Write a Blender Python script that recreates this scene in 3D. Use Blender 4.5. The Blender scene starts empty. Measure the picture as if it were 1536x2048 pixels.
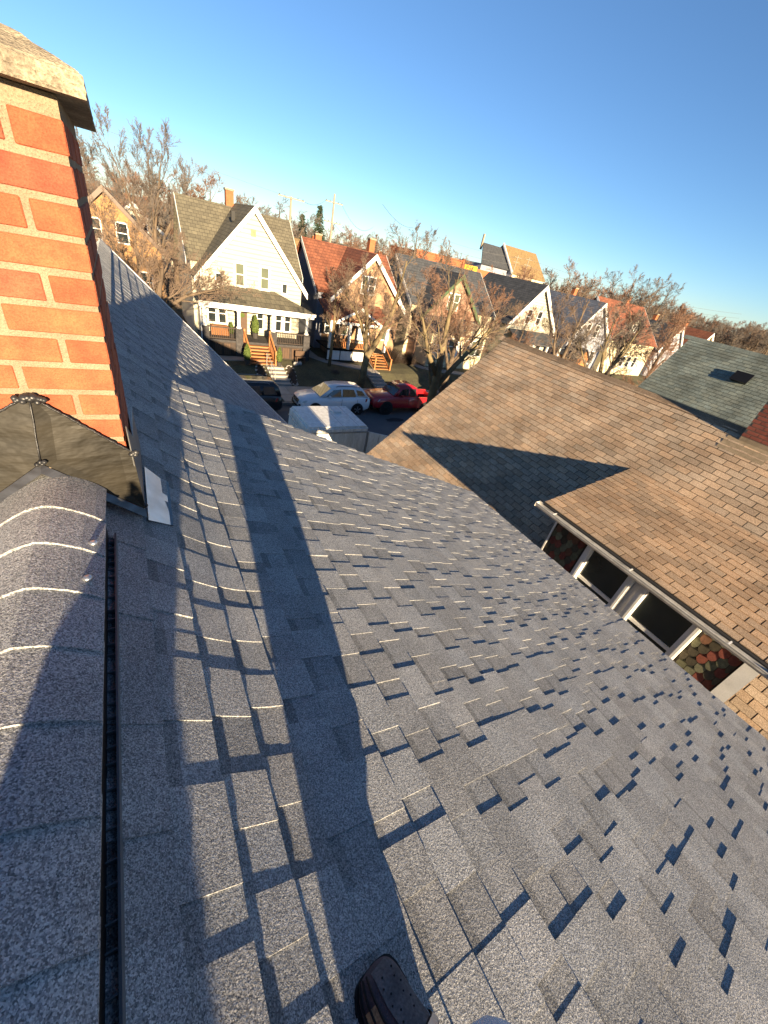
import bpy, bmesh, math, random
from mathutils import Vector, Matrix
S = bpy.context.scene
COL = S.collection
# ------------------------------------------------------------------ camera
CAMZ = 9.0
RX = Vector((0.85783, -0.47742, 0.19190))      # image right in the world
UP = Vector((0.13389, 0.56664, 0.81302))       # image up
FW = Vector((0.49622, 0.67174, -0.54999))      # viewing direction
FW.normalize(); RX = (RX - FW * RX.dot(FW)).normalized(); UP = RX.cross(FW)
cd = bpy.data.cameras.new('camera'); cam = bpy.data.objects.new('camera', cd); COL.objects.link(cam)
cam.matrix_world = Matrix(((RX.x, UP.x, -FW.x, 0), (RX.y, UP.y, -FW.y, 0), (RX.z, UP.z, -FW.z, CAMZ), (0, 0, 0, 1)))
cd.sensor_fit = 'VERTICAL'; cd.sensor_height = 24.0; cd.lens = 769 / 2048 * 24.0
cd.clip_start = 0.02; cd.clip_end = 6000
S.camera = cam
# ------------------------------------------------------------------ sky, sun, exposure
TAZ, TEL = 0.123, 0.205                        # tangents of the sun's azimuth off the ridge and of its elevation
az, el = math.atan(TAZ), math.atan(TEL)
W = bpy.data.worlds.new('World'); S.world = W; W.use_nodes = True
nt = W.node_tree; nt.nodes.clear()
sky = nt.nodes.new('ShaderNodeTexSky'); sky.sky_type = 'NISHITA'; sky.sun_disc = False
sky.sun_elevation = el; sky.sun_rotation = math.pi + az
sky.altitude = 1400; sky.air_density = 1.0; sky.dust_density = 0.0; sky.ozone_density = 4.0
bg = nt.nodes.new('ShaderNodeBackground'); bg.inputs['Strength'].default_value = 0.050
wo = nt.nodes.new('ShaderNodeOutputWorld')
nt.links.new(sky.outputs[0], bg.inputs[0]); nt.links.new(bg.outputs[0], wo.inputs[0])
sd = bpy.data.lights.new('sun', 'SUN'); sd.energy = 5.0; sd.angle = math.radians(0.55); sd.color = (1.0, 0.78, 0.50)
sun = bpy.data.objects.new('sun', sd); COL.objects.link(sun)
sun.rotation_euler = Vector((math.sin(az) * math.cos(el), math.cos(az) * math.cos(el), -math.sin(el))).to_track_quat('-Z', 'Y').to_euler()
sun.location = (-20, -40, 60)
S.view_settings.view_transform = 'Standard'; S.view_settings.look = 'None'
S.view_settings.exposure = 1.95; S.view_settings.gamma = 1.0
S.cycles.max_bounces = 6; S.cycles.diffuse_bounces = 3; S.cycles.glossy_bounces = 3

# ------------------------------------------------------------------ helpers
ORG = {}
def link(o, parent=None):
    COL.objects.link(o)
    if parent is not None: o.parent = parent
    return o
def tag(o, label=None, cat=None, group=None, kind=None):
    if label: o['label'] = label
    if cat: o['category'] = cat
    if group: o['group'] = group
    if kind: o['kind'] = kind
    return o
def thing(name, label, cat, loc, group=None):
    o = bpy.data.objects.new(name, None); o.empty_display_size = 0.2; link(o); o.location = loc
    ORG[o] = Vector(loc); return tag(o, label, cat, group)
class MB:
    """collects faces in world coordinates; build() links them as one mesh object"""
    def __init__(s): s.v = []; s.f = []; s.t = []
    def add(s, vs, fs, tint=None):
        n = len(s.v); s.v += [tuple(v) for v in vs]
        for k, f in enumerate(fs): s.f.append(tuple(i + n for i in f)); s.t.append(tint[k] if isinstance(tint, list) else tint or (1, 1, 1))
        return s
    def hexa(s, b, t, tint=None):
        """8 corners: bottom loop b, top loop t (same order)"""
        k = len(b)
        return s.add(list(b) + list(t), [tuple(range(k - 1, -1, -1)), tuple(range(k, 2 * k))] + [(i, (i + 1) % k, k + (i + 1) % k, k + i) for i in range(k)], tint)
    def box(s, x0, x1, y0, y1, z0, z1, tint=None):
        return s.hexa([(x0, y0, z0), (x1, y0, z0), (x1, y1, z0), (x0, y1, z0)], [(x0, y0, z1), (x1, y0, z1), (x1, y1, z1), (x0, y1, z1)], tint)
    def slab(s, q, th, tint=None):
        """polygon q with thickness th below it along its normal"""
        q = [Vector(p) for p in q]; n = Vector((0, 0, 0))
        for i in range(len(q)): n += q[i].cross(q[(i + 1) % len(q)])
        n.normalize()
        return s.hexa([p - n * th for p in q], q, tint)
    def bar(s, a, b, w, h=None, tint=None, up=(0, 0, 1)):
        a = Vector(a); b = Vector(b); d = (b - a).normalized(); u = Vector(up)
        if abs(d.dot(u)) > .98: u = Vector((0, 1, 0))
        r = d.cross(u).normalized(); u = r.cross(d); h = h or w
        c = [r * (-w / 2) + u * (-h / 2), r * (w / 2) + u * (-h / 2), r * (w / 2) + u * (h / 2), r * (-w / 2) + u * (h / 2)]
        return s.hexa([a + k for k in c], [b + k for k in c], tint)
    def tube(s, pts, rs, n=6, cap=True, tint=None):
        N = len(pts); pts = [Vector(p) for p in pts]; base = len(s.v); pr = None
        for i in range(N):
            d = (pts[min(i + 1, N - 1)] - pts[max(i - 1, 0)])
            d = d.normalized() if d.length > 1e-9 else Vector((0, 0, 1))
            if pr is None: pr = d.cross(Vector((0.3, 0.5, 0.81)));  pr = pr if pr.length > .05 else d.cross(Vector((1, 0, 0)))
            r = (pr - d * pr.dot(d)).normalized(); pr = r; q = d.cross(r)
            R = rs[i] if hasattr(rs, '__len__') else rs
            for k in range(n):
                a = 2 * math.pi * k / n; s.v.append(tuple(pts[i] + (r * math.cos(a) + q * math.sin(a)) * R))
        for i in range(N - 1):
            for k in range(n):
                a = base + i * n + k; b = base + i * n + (k + 1) % n
                s.f.append((a, b, b + n, a + n)); s.t.append(tint or (1, 1, 1))
        if cap and n > 3:
            s.f.append(tuple(base + k for k in range(n - 1, -1, -1))); s.f.append(tuple(base + (N - 1) * n + k for k in range(n))); s.t += [tint or (1, 1, 1)] * 2
        return s
    def lathe(s, c, prof, n=12, tint=None, axis='z'):
        base = len(s.v); c = Vector(c)
        for r, h in prof:
            for k in range(n):
                a = 2 * math.pi * k / n; x, y = r * math.cos(a), r * math.sin(a)
                s.v.append(tuple(c + (Vector((x, y, h)) if axis == 'z' else Vector((x, h, y)) if axis == 'y' else Vector((h, x, y)))))
        for i in range(len(prof) - 1):
            for k in range(n):
                a = base + i * n + k; b = base + i * n + (k + 1) % n
                s.f.append((a, b, b + n, a + n)); s.t.append(tint or (1, 1, 1))
        s.f.append(tuple(base + k for k in range(n - 1, -1, -1))); s.f.append(tuple(base + (len(prof) - 1) * n + k for k in range(n))); s.t += [tint or (1, 1, 1)] * 2
        return s
    def mesh(s, name, mat, o=Vector((0, 0, 0)), smooth=False, tinted=False):
        me = bpy.data.meshes.new(name)
        me.from_pydata([(v[0] - o.x, v[1] - o.y, v[2] - o.z) for v in s.v], [], s.f)
        if mat: me.materials.append(mat)
        if tinted:
            ca = me.color_attributes.new('tint', 'FLOAT_COLOR', 'CORNER'); arr = []
            for f, t in zip(s.f, s.t): arr += [t[0], t[1], t[2], 1.0] * len(f)
            ca.data.foreach_set('color', arr)
        if smooth: me.polygons.foreach_set('use_smooth', [True] * len(me.polygons))
        me.update(); return me
    def build(s, name, mat, parent=None, smooth=False, tinted=False, kind=None, label=None, recalc=False):
        o = ORG.get(parent, Vector((0, 0, 0)))
        me = s.mesh(name, mat, o, smooth, tinted)
        if recalc:
            bm = bmesh.new(); bm.from_mesh(me); bmesh.ops.recalc_face_normals(bm, faces=bm.faces[:]); bm.to_mesh(me); bm.free()
        ob = link(bpy.data.objects.new(name, me), parent); ORG[ob] = o
        if kind: ob['kind'] = kind
        if label: ob['label'] = label
        return ob
def structure(mb, name, mat, tinted=False):
    return mb.build(name, mat, None, tinted=tinted, kind='structure')

# ------------------------------------------------------------------ materials
def lin(c):
    return tuple(((x / 255) / 12.92 if x / 255 <= .04045 else ((x / 255 + .055) / 1.055) ** 2.4) for x in c)
def pmat(name, c1, c2=None, scale=6.0, rough=.8, bump=0.0, bscale=60.0, metal=0.0, tint=False, detail=5.0, spec=.3, fine=0.0, fscale=200.0, stretch=None, bdist=.01, coat=0.0):
    m = bpy.data.materials.new(name); m.use_nodes = True; N = m.node_tree.nodes; L = m.node_tree.links
    b = N['Principled BSDF']; b.inputs['Roughness'].default_value = rough; b.inputs['Metallic'].default_value = metal
    b.inputs['Specular IOR Level'].default_value = spec
    if coat: b.inputs['Coat Weight'].default_value = coat; b.inputs['Coat Roughness'].default_value = .08
    tc = N.new('ShaderNodeTexCoord'); vec = tc.outputs['Object']
    if stretch:
        mp = N.new('ShaderNodeMapping'); mp.inputs['Scale'].default_value = stretch; L.new(vec, mp.inputs[0]); vec = mp.outputs[0]
    c2 = c2 or tuple(x * .82 for x in c1)
    no = N.new('ShaderNodeTexNoise'); no.inputs['Scale'].default_value = scale; no.inputs['Detail'].default_value = detail; L.new(vec, no.inputs[0])
    rp = N.new('ShaderNodeValToRGB'); rp.color_ramp.elements[0].position = .32; rp.color_ramp.elements[1].position = .68
    rp.color_ramp.elements[0].color = (*c2, 1); rp.color_ramp.elements[1].color = (*c1, 1); L.new(no.outputs['Fac'], rp.inputs[0])
    col = rp.outputs[0]
    fn = None
    if fine:
        fn = N.new('ShaderNodeTexNoise'); fn.inputs['Scale'].default_value = fscale; fn.inputs['Detail'].default_value = 2; L.new(vec, fn.inputs[0])
        mr = N.new('ShaderNodeMapRange'); mr.inputs[1].default_value = .3; mr.inputs[2].default_value = .7; mr.inputs[3].default_value = 1 - fine; mr.inputs[4].default_value = 1 + fine; L.new(fn.outputs['Fac'], mr.inputs[0])
        mu = N.new('ShaderNodeVectorMath'); mu.operation = 'SCALE'; L.new(col, mu.inputs[0]); L.new(mr.outputs[0], mu.inputs['Scale']); col = mu.outputs[0]
    if tint:
        at = N.new('ShaderNodeAttribute'); at.attribute_name = 'tint'
        mu = N.new('ShaderNodeVectorMath'); mu.operation = 'MULTIPLY'; L.new(col, mu.inputs[0]); L.new(at.outputs['Color'], mu.inputs[1]); col = mu.outputs[0]
    L.new(col, b.inputs['Base Color'])
    if bump:
        bn = fn or N.new('ShaderNodeTexNoise')
        if not fn: bn.inputs['Scale'].default_value = bscale; bn.inputs['Detail'].default_value = 3; L.new(vec, bn.inputs[0])
        bp = N.new('ShaderNodeBump'); bp.inputs['Strength'].default_value = bump; bp.inputs['Distance'].default_value = bdist
        L.new(bn.outputs['Fac'], bp.inputs['Height']); L.new(bp.outputs[0], b.inputs['Normal'])
    return m
def rows_mat(name, c1, c2, course, tab, rough=.9, axis='x', depth=.02):
    """far shingle roof: brick pattern laid down the slope, too far off to pick tabs apart"""
    m = pmat(name, c1, c2, scale=1.3, rough=rough, fine=.25, fscale=40)
    N = m.node_tree.nodes; L = m.node_tree.links; b = N['Principled BSDF']
    old = b.inputs['Base Color'].links[0].from_socket
    tc = N.new('ShaderNodeTexCoord'); sp = N.new('ShaderNodeSeparateXYZ'); L.new(tc.outputs['Object'], sp.inputs[0])
    cb = N.new('ShaderNodeCombineXYZ')
    L.new(sp.outputs['X' if axis == 'x' else 'Y'], cb.inputs[0]); L.new(sp.outputs['Z'], cb.inputs[1])
    br = N.new('ShaderNodeTexBrick'); br.inputs['Scale'].default_value = 1.0
    br.inputs['Brick Width'].default_value = tab; br.inputs['Row Height'].default_value = course; br.inputs['Mortar Size'].default_value = .012
    br.inputs['Color1'].default_value = (1, 1, 1, 1); br.inputs['Color2'].default_value = (.72, .72, .74, 1); br.inputs['Mortar'].default_value = (.4, .4, .42, 1)
    L.new(cb.outputs[0], br.inputs[0])
    mu = N.new('ShaderNodeVectorMath'); mu.operation = 'MULTIPLY'; L.new(old, mu.inputs[0]); L.new(br.outputs['Color'], mu.inputs[1]); L.new(mu.outputs[0], b.inputs['Base Color'])
    bp = N.new('ShaderNodeBump'); bp.inputs['Strength'].default_value = .6; bp.inputs['Distance'].default_value = depth; bp.invert = True
    L.new(br.outputs['Fac'], bp.inputs['Height']); L.new(bp.outputs[0], b.inputs['Normal'])
    return m
def granule_mat(name, dark, mid, light, gscale=330.0, bump=1.0, bdist=.0025, blotch=.25, blscale=5.0):
    """asphalt shingle: coloured mineral granules"""
    m = bpy.data.materials.new(name); m.use_nodes = True; N = m.node_tree.nodes; L = m.node_tree.links
    b = N['Principled BSDF']; b.inputs['Roughness'].default_value = .85; b.inputs['Specular IOR Level'].default_value = .35
    tc = N.new('ShaderNodeTexCoord'); vec = tc.outputs['Object']
    vo = N.new('ShaderNodeTexVoronoi'); vo.inputs['Scale'].default_value = gscale; L.new(vec, vo.inputs[0])
    no = N.new('ShaderNodeTexNoise'); no.inputs['Scale'].default_value = gscale * .38; no.inputs['Detail'].default_value = 3; no.inputs['Roughness'].default_value = .7; L.new(vec, no.inputs[0])
    sp = N.new('ShaderNodeSeparateColor'); L.new(vo.outputs['Color'], sp.inputs[0])
    ad = N.new('ShaderNodeMath'); ad.operation = 'MULTIPLY_ADD'; ad.inputs[1].default_value = .55; L.new(sp.outputs[0], ad.inputs[0])
    sc = N.new('ShaderNodeMath'); sc.operation = 'MULTIPLY'; sc.inputs[1].default_value = .5; L.new(no.outputs['Fac'], sc.inputs[0]); L.new(sc.outputs[0], ad.inputs[2])
    rp = N.new('ShaderNodeValToRGB'); e = rp.color_ramp.elements; e[0].position = .2; e[0].color = (*dark, 1); e[1].position = .88; e[1].color = (*light, 1)
    k = e.new(.5); k.color = (*mid, 1); L.new(ad.outputs[0], rp.inputs[0])
    bl = N.new('ShaderNodeTexNoise'); bl.inputs['Scale'].default_value = blscale; bl.inputs['Detail'].default_value = 4; L.new(vec, bl.inputs[0])
    mr = N.new('ShaderNodeMapRange'); mr.inputs[1].default_value = .3; mr.inputs[2].default_value = .7; mr.inputs[3].default_value = 1 - blotch; mr.inputs[4].default_value = 1 + blotch; L.new(bl.outputs['Fac'], mr.inputs[0])
    mu = N.new('ShaderNodeVectorMath'); mu.operation = 'SCALE'; L.new(rp.outputs[0], mu.inputs[0]); L.new(mr.outputs[0], mu.inputs['Scale'])
    at = N.new('ShaderNodeAttribute'); at.attribute_name = 'tint'
    m2 = N.new('ShaderNodeVectorMath'); m2.operation = 'MULTIPLY'; L.new(mu.outputs[0], m2.inputs[0]); L.new(at.outputs['Color'], m2.inputs[1]); L.new(m2.outputs[0], b.inputs['Base Color'])
    bp = N.new('ShaderNodeBump'); bp.inputs['Strength'].default_value = bump; bp.inputs['Distance'].default_value = bdist
    L.new(ad.outputs[0], bp.inputs['Height']); L.new(bp.outputs[0], b.inputs['Normal'])
    return m
M = {}
M['grey_shingle'] = granule_mat('grey_shingle', (.095, .098, .100), (.285, .288, .290), (.62, .62, .61), gscale=460, bdist=.005, blotch=.12)
M['brown_shingle'] = granule_mat('brown_shingle', (.13, .092, .062), (.34, .245, .162), (.60, .46, .33), gscale=200, bdist=.003, bump=.8, blotch=.24, blscale=1.1)
M['green_shingle'] = granule_mat('green_shingle', (.05, .062, .055), (.13, .155, .135), (.28, .31, .28), gscale=200, bdist=.003, bump=.8, blotch=.35, blscale=.9)
M['deck'] = pmat('roof_deck', (.03, .03, .032))
M['brick'] = pmat('red_brick', (.38, .105, .046), (.27, .065, .031), scale=16, rough=.92, bump=.8, fine=.18, fscale=260, tint=True, bdist=.004, detail=9)
M['mortar'] = pmat('mortar', (.27, .21, .14), (.20, .155, .10), scale=10, rough=.95, bump=1.0, fine=.16, fscale=220, bdist=.006, detail=8)
M['concrete_cap'] = pmat('chimney_crown_concrete', (.32, .27, .19), (.18, .15, .11), scale=11, rough=.95, bump=1.0, fine=.38, fscale=170, bdist=.006, detail=8)
M['tar'] = pmat('tar_painted_metal', (.008, .007, .005), (.026, .022, .015), scale=5, rough=.5, bump=.35, bscale=9, spec=.2, stretch=(1, 1, 2.5), detail=10, bdist=.02)
M['sealant'] = pmat('black_sealant', (.012, .012, .013), (.03, .03, .032), scale=40, rough=.4, bump=.3, bscale=70, spec=.4)
M['flash_edge'] = pmat('flashing_metal_edge', (.20, .20, .20), (.09, .085, .08), scale=9, rough=.35, metal=.7, stretch=(1, 1, 4))
M['alu'] = pmat('bare_aluminium', (.62, .64, .68), (.42, .44, .48), scale=9, rough=.3, metal=.85, bump=.12, bscale=16)
M['vent'] = pmat('black_vent_plastic', (.006, .006, .007), rough=.5)
M['vent_rib'] = pmat('vent_rib_plastic', (.10, .11, .12), rough=.4)
M['white_trim'] = pmat('white_trim_paint', (.74, .73, .70), (.62, .61, .58), scale=4, rough=.55, fine=.06, fscale=60)
M['white_siding'] = pmat('white_siding', (.42, .40, .315), (.375, .355, .28), scale=1.2, rough=.6)
M['glass'] = pmat('window_glass', (.012, .016, .018), (.03, .036, .036), scale=1.0, rough=.06, spec=.8)
M['glass_blind'] = pmat('window_with_blind', (.09, .105, .065), (.06, .072, .046), scale=1.0, rough=.25, spec=.8)
M['gutter'] = pmat('gutter_paint', (.62, .60, .55), (.42, .40, .36), scale=8, rough=.4, fine=.1, fscale=90)
M['asphalt'] = pmat('asphalt', (.125, .125, .128), (.085, .085, .088), scale=.5, rough=.9, fine=.25, fscale=30, bump=.3, detail=8)
M['concrete'] = pmat('concrete', (.36, .33, .29), (.27, .25, .22), scale=.9, rough=.9, fine=.14, fscale=25, tint=True)
M['grass_soil'] = pmat('winter_lawn', (.105, .098, .052), (.062, .056, .034), scale=.9, rough=1.0, fine=.4, fscale=18, bump=.8, detail=9, bdist=.05)
M['soil'] = pmat('dark_mulch', (.06, .045, .034), (.034, .026, .02), scale=8, rough=1.0, fine=.4, fscale=40, bump=1.0, bdist=.03)
M['bark'] = pmat('bark', (.15, .11, .075), (.08, .058, .04), scale=3, rough=.95, bump=.7, bscale=12, stretch=(3, 3, .7), bdist=.03)
M['twig'] = pmat('twigs', (.175, .125, .092), (.12, .085, .062), scale=.6, rough=.9)
M['twig_grey'] = pmat('grey_twigs', (.145, .122, .105), (.095, .08, .07), scale=.6, rough=.9)
M['twig_red'] = pmat('reddish_twigs', (.22, .125, .082), (.15, .085, .055), scale=.5, rough=.9)
# ------------------------------------------------------------------ shingled roofs
def seen_size(P, area, n):
    """rough share of the picture a roof piece takes (used only to choose which pieces are single objects)"""
    d = Vector(P) - Vector((0, 0, CAMZ)); z = d.dot(FW)
    if z < .05: return 0.0
    x, y = d.dot(RX) / z * 769, d.dot(UP) / z * 769
    if abs(x) > 790 or abs(y) > 1045: return 0.0
    c = -d.normalized().dot(n)
    return area * max(c, 0) / (z * z) if c > 0 else 0.0
def shingle_field(pieces, surf, u0, u1, v0, v1, e, style, rng, base=(1, 1, 1), var=.18, seg_until=0.0, hb=.0135, tooth=.0031, vcut=None, warm=.04):
    """courses of shingles: surf(u,v,h) -> point, u down the slope, v along it. Each tab is one piece."""
    i = 0; ub = u0 + e
    while ub < u1 + e * .5:
        ube = min(ub, u1)
        a, b = (v0, v1) if vcut is None else vcut(ube)
        v = a - rng.random() * .25 if style == 'lam' else a - (.5 * .305 if i % 2 else 0) - .02 * rng.random()
        proud = rng.random() < .5
        while v < b:
            if style == 'lam': w = rng.uniform(.09, .19) if proud else rng.uniform(.055, .15)
            else: w = .305
            va, vb = max(v, a), min(v + w, b)
            if vb - va > .012:
                if style == 'lam':
                    h = hb + (tooth * rng.uniform(.75, 1.25) if proud else 0) + rng.uniform(-.0008, .0012); g = 0.0
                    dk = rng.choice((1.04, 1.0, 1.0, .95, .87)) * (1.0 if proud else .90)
                else:
                    h = hb + rng.uniform(-.001, .002); g = .0085; dk = 1.0
                    if va + g >= vb - g: v += w; continue
                k = dk * (1 + rng.uniform(-var, var)); wm = rng.uniform(-warm, warm)
                t = (base[0] * k * (1 + wm), base[1] * k, base[2] * k * (1 - wm))
                ut = max(ube - e - .004, u0 - .01); htop = h - .0132 if style == 'lam' else .0008; ns = 3 if ube < seg_until or style == 'lam' else 1
                tilt = rng.uniform(-.0008, .0008); ed = rng.uniform(-.002, .002)
                vs = []
                for q in range(ns + 1):
                    f = q / ns; uu = ut + (ube - ut) * f; hh = h - (h - htop) * (1 - f)
                    vs += [surf(uu, va + g, hh - tilt * f), surf(uu, vb - g, hh + tilt * f), surf(uu, vb - g, hh - .0155), surf(uu, va + g, hh - .0155)]
                fs = []
                for q in range(ns):
                    o = 4 * q
                    fs += [(o, o + 4, o + 5, o + 1), (o + 1, o + 5, o + 6, o + 2), (o + 3, o + 7, o + 4, o)]
                o = 4 * ns; fs += [(o, o + 3, o + 2, o + 1)]
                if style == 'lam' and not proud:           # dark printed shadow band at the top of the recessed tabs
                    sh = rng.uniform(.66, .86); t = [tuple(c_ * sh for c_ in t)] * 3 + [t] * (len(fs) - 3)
                else: t = [t] * len(fs)
                c = (Vector(vs[0]) + Vector(vs[4 * ns + 1])) / 2
                n = (Vector(vs[4 * ns]) - Vector(vs[0])).cross(Vector(vs[1]) - Vector(vs[0])).normalized()
                pieces.append((vs, fs, t, seen_size(c, (vb - va) * e, n)))
            v += w
            if style == 'lam': proud = (not proud) if rng.random() < .97 else proud
        ub += e; i += 1
def place_shingles(pieces, mat, parent, limit, flip=False):
    order = sorted(range(len(pieces)), key=lambda i: -pieces[i][3]); top = set(i for i in order[:limit] if pieces[i][3] > 0)
    rest = MB()
    for i, (vs, fs, t, s) in enumerate(pieces):
        if flip: fs = [tuple(reversed(f)) for f in fs]
        if i in top: MB().add(vs, fs, t).build('shingle', mat, parent, tinted=True)
        else: rest.add(vs, fs, t)
    if rest.f: rest.build('shingle_courses', mat, parent, tinted=True, kind='stuff')

# ================================================================== the house whose roof we stand on
RXX, RZ = -.27, CAMZ - .76                    # ridge line
Y1, Y2, YB = 3.64, 9.2, -4.5                  # end of the shed dormer, front rake, back rake
EAVE = 4.29
def z_main(x): return CAMZ - 1.03 - x
def z_dorm(x): return CAMZ - 1.15 - .395 * x
def z_prof(x):
    a, b = z_main(x), z_dorm(x); k = .045
    return .5 * (a + b + math.sqrt((a - b) ** 2 + k * k)) - .004
PROF = []                                     # (u, x, z, nx, nz) along the bent slope of the dormer side
x = RXX; u = 0.0; pz = z_prof(x)
while x < EAVE + .2:
    dz = (z_prof(x + .002) - z_prof(x - .002)) / .004; l = math.hypot(1, dz)
    PROF.append((u, x, z_prof(x), -dz / l, 1 / l)); u += l * .01; x += .01
def surf_dormer(u, v, h):
    i = min(max(int(u / PROF[-1][0] * (len(PROF) - 1)), 0), len(PROF) - 2)
    while i < len(PROF) - 2 and PROF[i + 1][0] < u: i += 1
    while i > 0 and PROF[i][0] > u: i -= 1
    p, q = PROF[i], PROF[i + 1]; f = (u - p[0]) / (q[0] - p[0])
    x = p[1] + (q[1] - p[1]) * f; z = p[2] + (q[2] - p[2]) * f; nx = p[3] + (q[3] - p[3]) * f; nz = p[4] + (q[4] - p[4]) * f
    sag = -.012 * math.exp(-((x - 2.3) / 1.0) ** 2) * (1 + .6 * math.sin(v * .9))     # a tired deck is never dead flat
    return (x + nx * h, v, z + nz * h + sag)
R2 = math.sqrt(.5)
def surf_main(u, v, h): return (RXX + (u + h) * R2, v, RZ + (h - u) * R2)
def surf_left(u, v, h): return (RXX - (u + h) * R2, v, RZ + (h - u) * R2)
house = thing('grey_roofed_house', 'house with new grey architectural shingle roof, shed dormer and red brick chimney', 'house', (RXX, 2.3, .1))
roof = MB()
UE = (EAVE - RXX) / R2
for s_, y0, y1 in ((1, Y1 - .1, Y2), (-1, YB, Y2)):
    q = [(RXX, y0, RZ), (RXX + s_ * UE * R2, y0, RZ - UE * R2), (RXX + s_ * UE * R2, y1, RZ - UE * R2), (RXX, y1, RZ)]
    if s_ < 0: q = q[::-1]
    roof.slab([(p[0], p[1], p[2] - .014) for p in q], .12)
pts = [surf_dormer(PROF[i][0], 0, -.012) for i in range(0, len(PROF) - 18, 12)] + [surf_dormer(PROF[-19][0], 0, -.012)]
for a, b in zip(pts, pts[1:]):
    roof.slab([(a[0], YB, a[2]), (b[0], YB, b[2]), (b[0], Y1 - .03, b[2]), (a[0], Y1 - .03, a[2])], .1)
roof_o = roof.build('roof', M['deck'], house)
rng = random.Random(5)
pc = []
UD = next(p[0] for p in PROF if p[1] >= EAVE)
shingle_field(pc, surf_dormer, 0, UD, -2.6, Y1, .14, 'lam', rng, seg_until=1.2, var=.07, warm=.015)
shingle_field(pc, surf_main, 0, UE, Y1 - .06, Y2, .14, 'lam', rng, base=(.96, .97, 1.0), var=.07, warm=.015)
shingle_field(pc, surf_left, 0, UE, -2.6, Y2, .14, '3tab', rng, var=.12)
rest_n = len(pc)
# (the left slope is wound the other way round)
nl = [p for p in pc]
fixed = []
for (vs, fs, t, s) in nl:
    c = sum((Vector(v) for v in vs), Vector()) / len(vs)
    f = fs[0]; n = (Vector(vs[f[1]]) - Vector(vs[f[0]])).cross(Vector(vs[f[2]]) - Vector(vs[f[0]]))
    if n.z < 0:
        fs = [tuple(reversed(g)) for g in fs]
    n = n if n.z > 0 else -n
    e = [Vector(v) for v in vs]
    area = (e[1] - e[0]).length * .14
    fixed.append((vs, fs, t, seen_size(c, area, n.normalized())))
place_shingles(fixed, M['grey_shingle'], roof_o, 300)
# metal drip edge at the dormer eave, white rake boards at the front gable
mb = MB()
d0 = surf_dormer(UD + .012, 0, -.006); d1 = surf_dormer(UD - .05, 0, -.010)
mb.slab([(d1[0], -2.7, d1[2]), (d0[0], -2.7, d0[2]), (d0[0], Y1 - .01, d0[2]), (d1[0], Y1 - .01, d1[2])], .004)
mb.build('drip_edge', M['vent_rib'], house)
for s_ in (1, -1):
    mb = MB(); k = UE * R2
    a = Vector((RXX, Y2 + .004, RZ + .030)); b = Vector((RXX + s_ * k, Y2 + .004, RZ - k + .030))
    mb.hexa([a + Vector((0, 0, -.22)), b + Vector((0, 0, -.22)), b + Vector((0, .05, -.22)), a + Vector((0, .05, -.22))], [a, b, b + Vector((0, .05, 0)), a + Vector((0, .05, 0))])
    mb.build('rake_board', M['white_trim'], house, recalc=True)
# walls below
mb = MB(); k = 4.1
for y0, y1 in ((YB + .35, YB + .55), (Y2 - .55, Y2 - .35)):
    zt = RZ - .20; ze = RZ - k - .20
    mb.hexa([(RXX - k, y0, .0), (RXX + k, y0, .0), (RXX + k, y0, ze), (RXX, y0, zt), (RXX - k, y0, ze)], [(RXX - k, y1, .0), (RXX + k, y1, .0), (RXX + k, y1, ze), (RXX, y1, zt), (RXX - k, y1, ze)])
mb.box(RXX - k, RXX - k + .2, YB + .55, Y2 - .55, 0, RZ - k - .2)
mb.box(RXX + k - .2, RXX + k, YB + .55, Y1 - .2, 0, z_dorm(RXX + k) - .16)
mb.box(RXX + k - .2, RXX + k, Y1 - .2, Y2 - .55, 0, RZ - k - .2)
w = mb.build('wall', M['white_siding'], house, recalc=True)
mb = MB()
mb.hexa([(.6, Y1 - .20, z_main(.6) - .05), (EAVE - .4, Y1 - .20, z_main(EAVE - .4) - .05), (EAVE - .4, Y1 - .20, z_dorm(EAVE - .4) - .13), (.6, Y1 - .20, z_dorm(.6) - .13)],
        [(.6, Y1 - .10, z_main(.6) - .05), (EAVE - .4, Y1 - .10, z_main(EAVE - .4) - .05), (EAVE - .4, Y1 - .10, z_dorm(EAVE - .4) - .13), (.6, Y1 - .10, z_dorm(.6) - .13)])
mb.build('dormer_cheek', M['white_siding'], house, recalc=True)
# --- ridge vent and ridge caps
def cap_pt(a, y, lift):                        # a in -1..1 across the cap
    xx = a * .126; zz = -.046 * abs(a) ** 1.7 - .012 * abs(a) + .016 * (1 - a * a)
    return Vector((RXX + xx, y, CAMZ - .742 + zz + lift))
vent = MB()
for s_ in (1, -1):
    xo = RXX + s_ * .132; xi = RXX + s_ * .05
    zo = RZ - abs(xo - RXX)
    vent.hexa([(xi, YB, RZ - .10), (xo - s_ * .012, YB, zo - .01), (xo - s_ * .012, 1.16, zo - .01), (xi, 1.16, RZ - .10)], [(xi, YB, CAMZ - .79), (xo - s_ * .012, YB, CAMZ - .815), (xo - s_ * .012, 1.16, CAMZ - .815), (xi, 1.16, CAMZ - .79)])
vent_o = vent.build('ridge_vent', M['vent'], house, recalc=True)
mb = MB()
mb.hexa([(-.134, -2.6, CAMZ - .925), (-.130, -2.6, CAMZ - .925), (-.130, 1.16, CAMZ - .925), (-.134, 1.16, CAMZ - .925)], [(-.134, -2.6, CAMZ - .866), (-.130, -2.6, CAMZ - .866), (-.130, 1.16, CAMZ - .866), (-.134, 1.16, CAMZ - .866)])
mb.build('vent_lip', M['vent_rib'], vent_o, recalc=True)
y = -.9; rv = random.Random(3)
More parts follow.
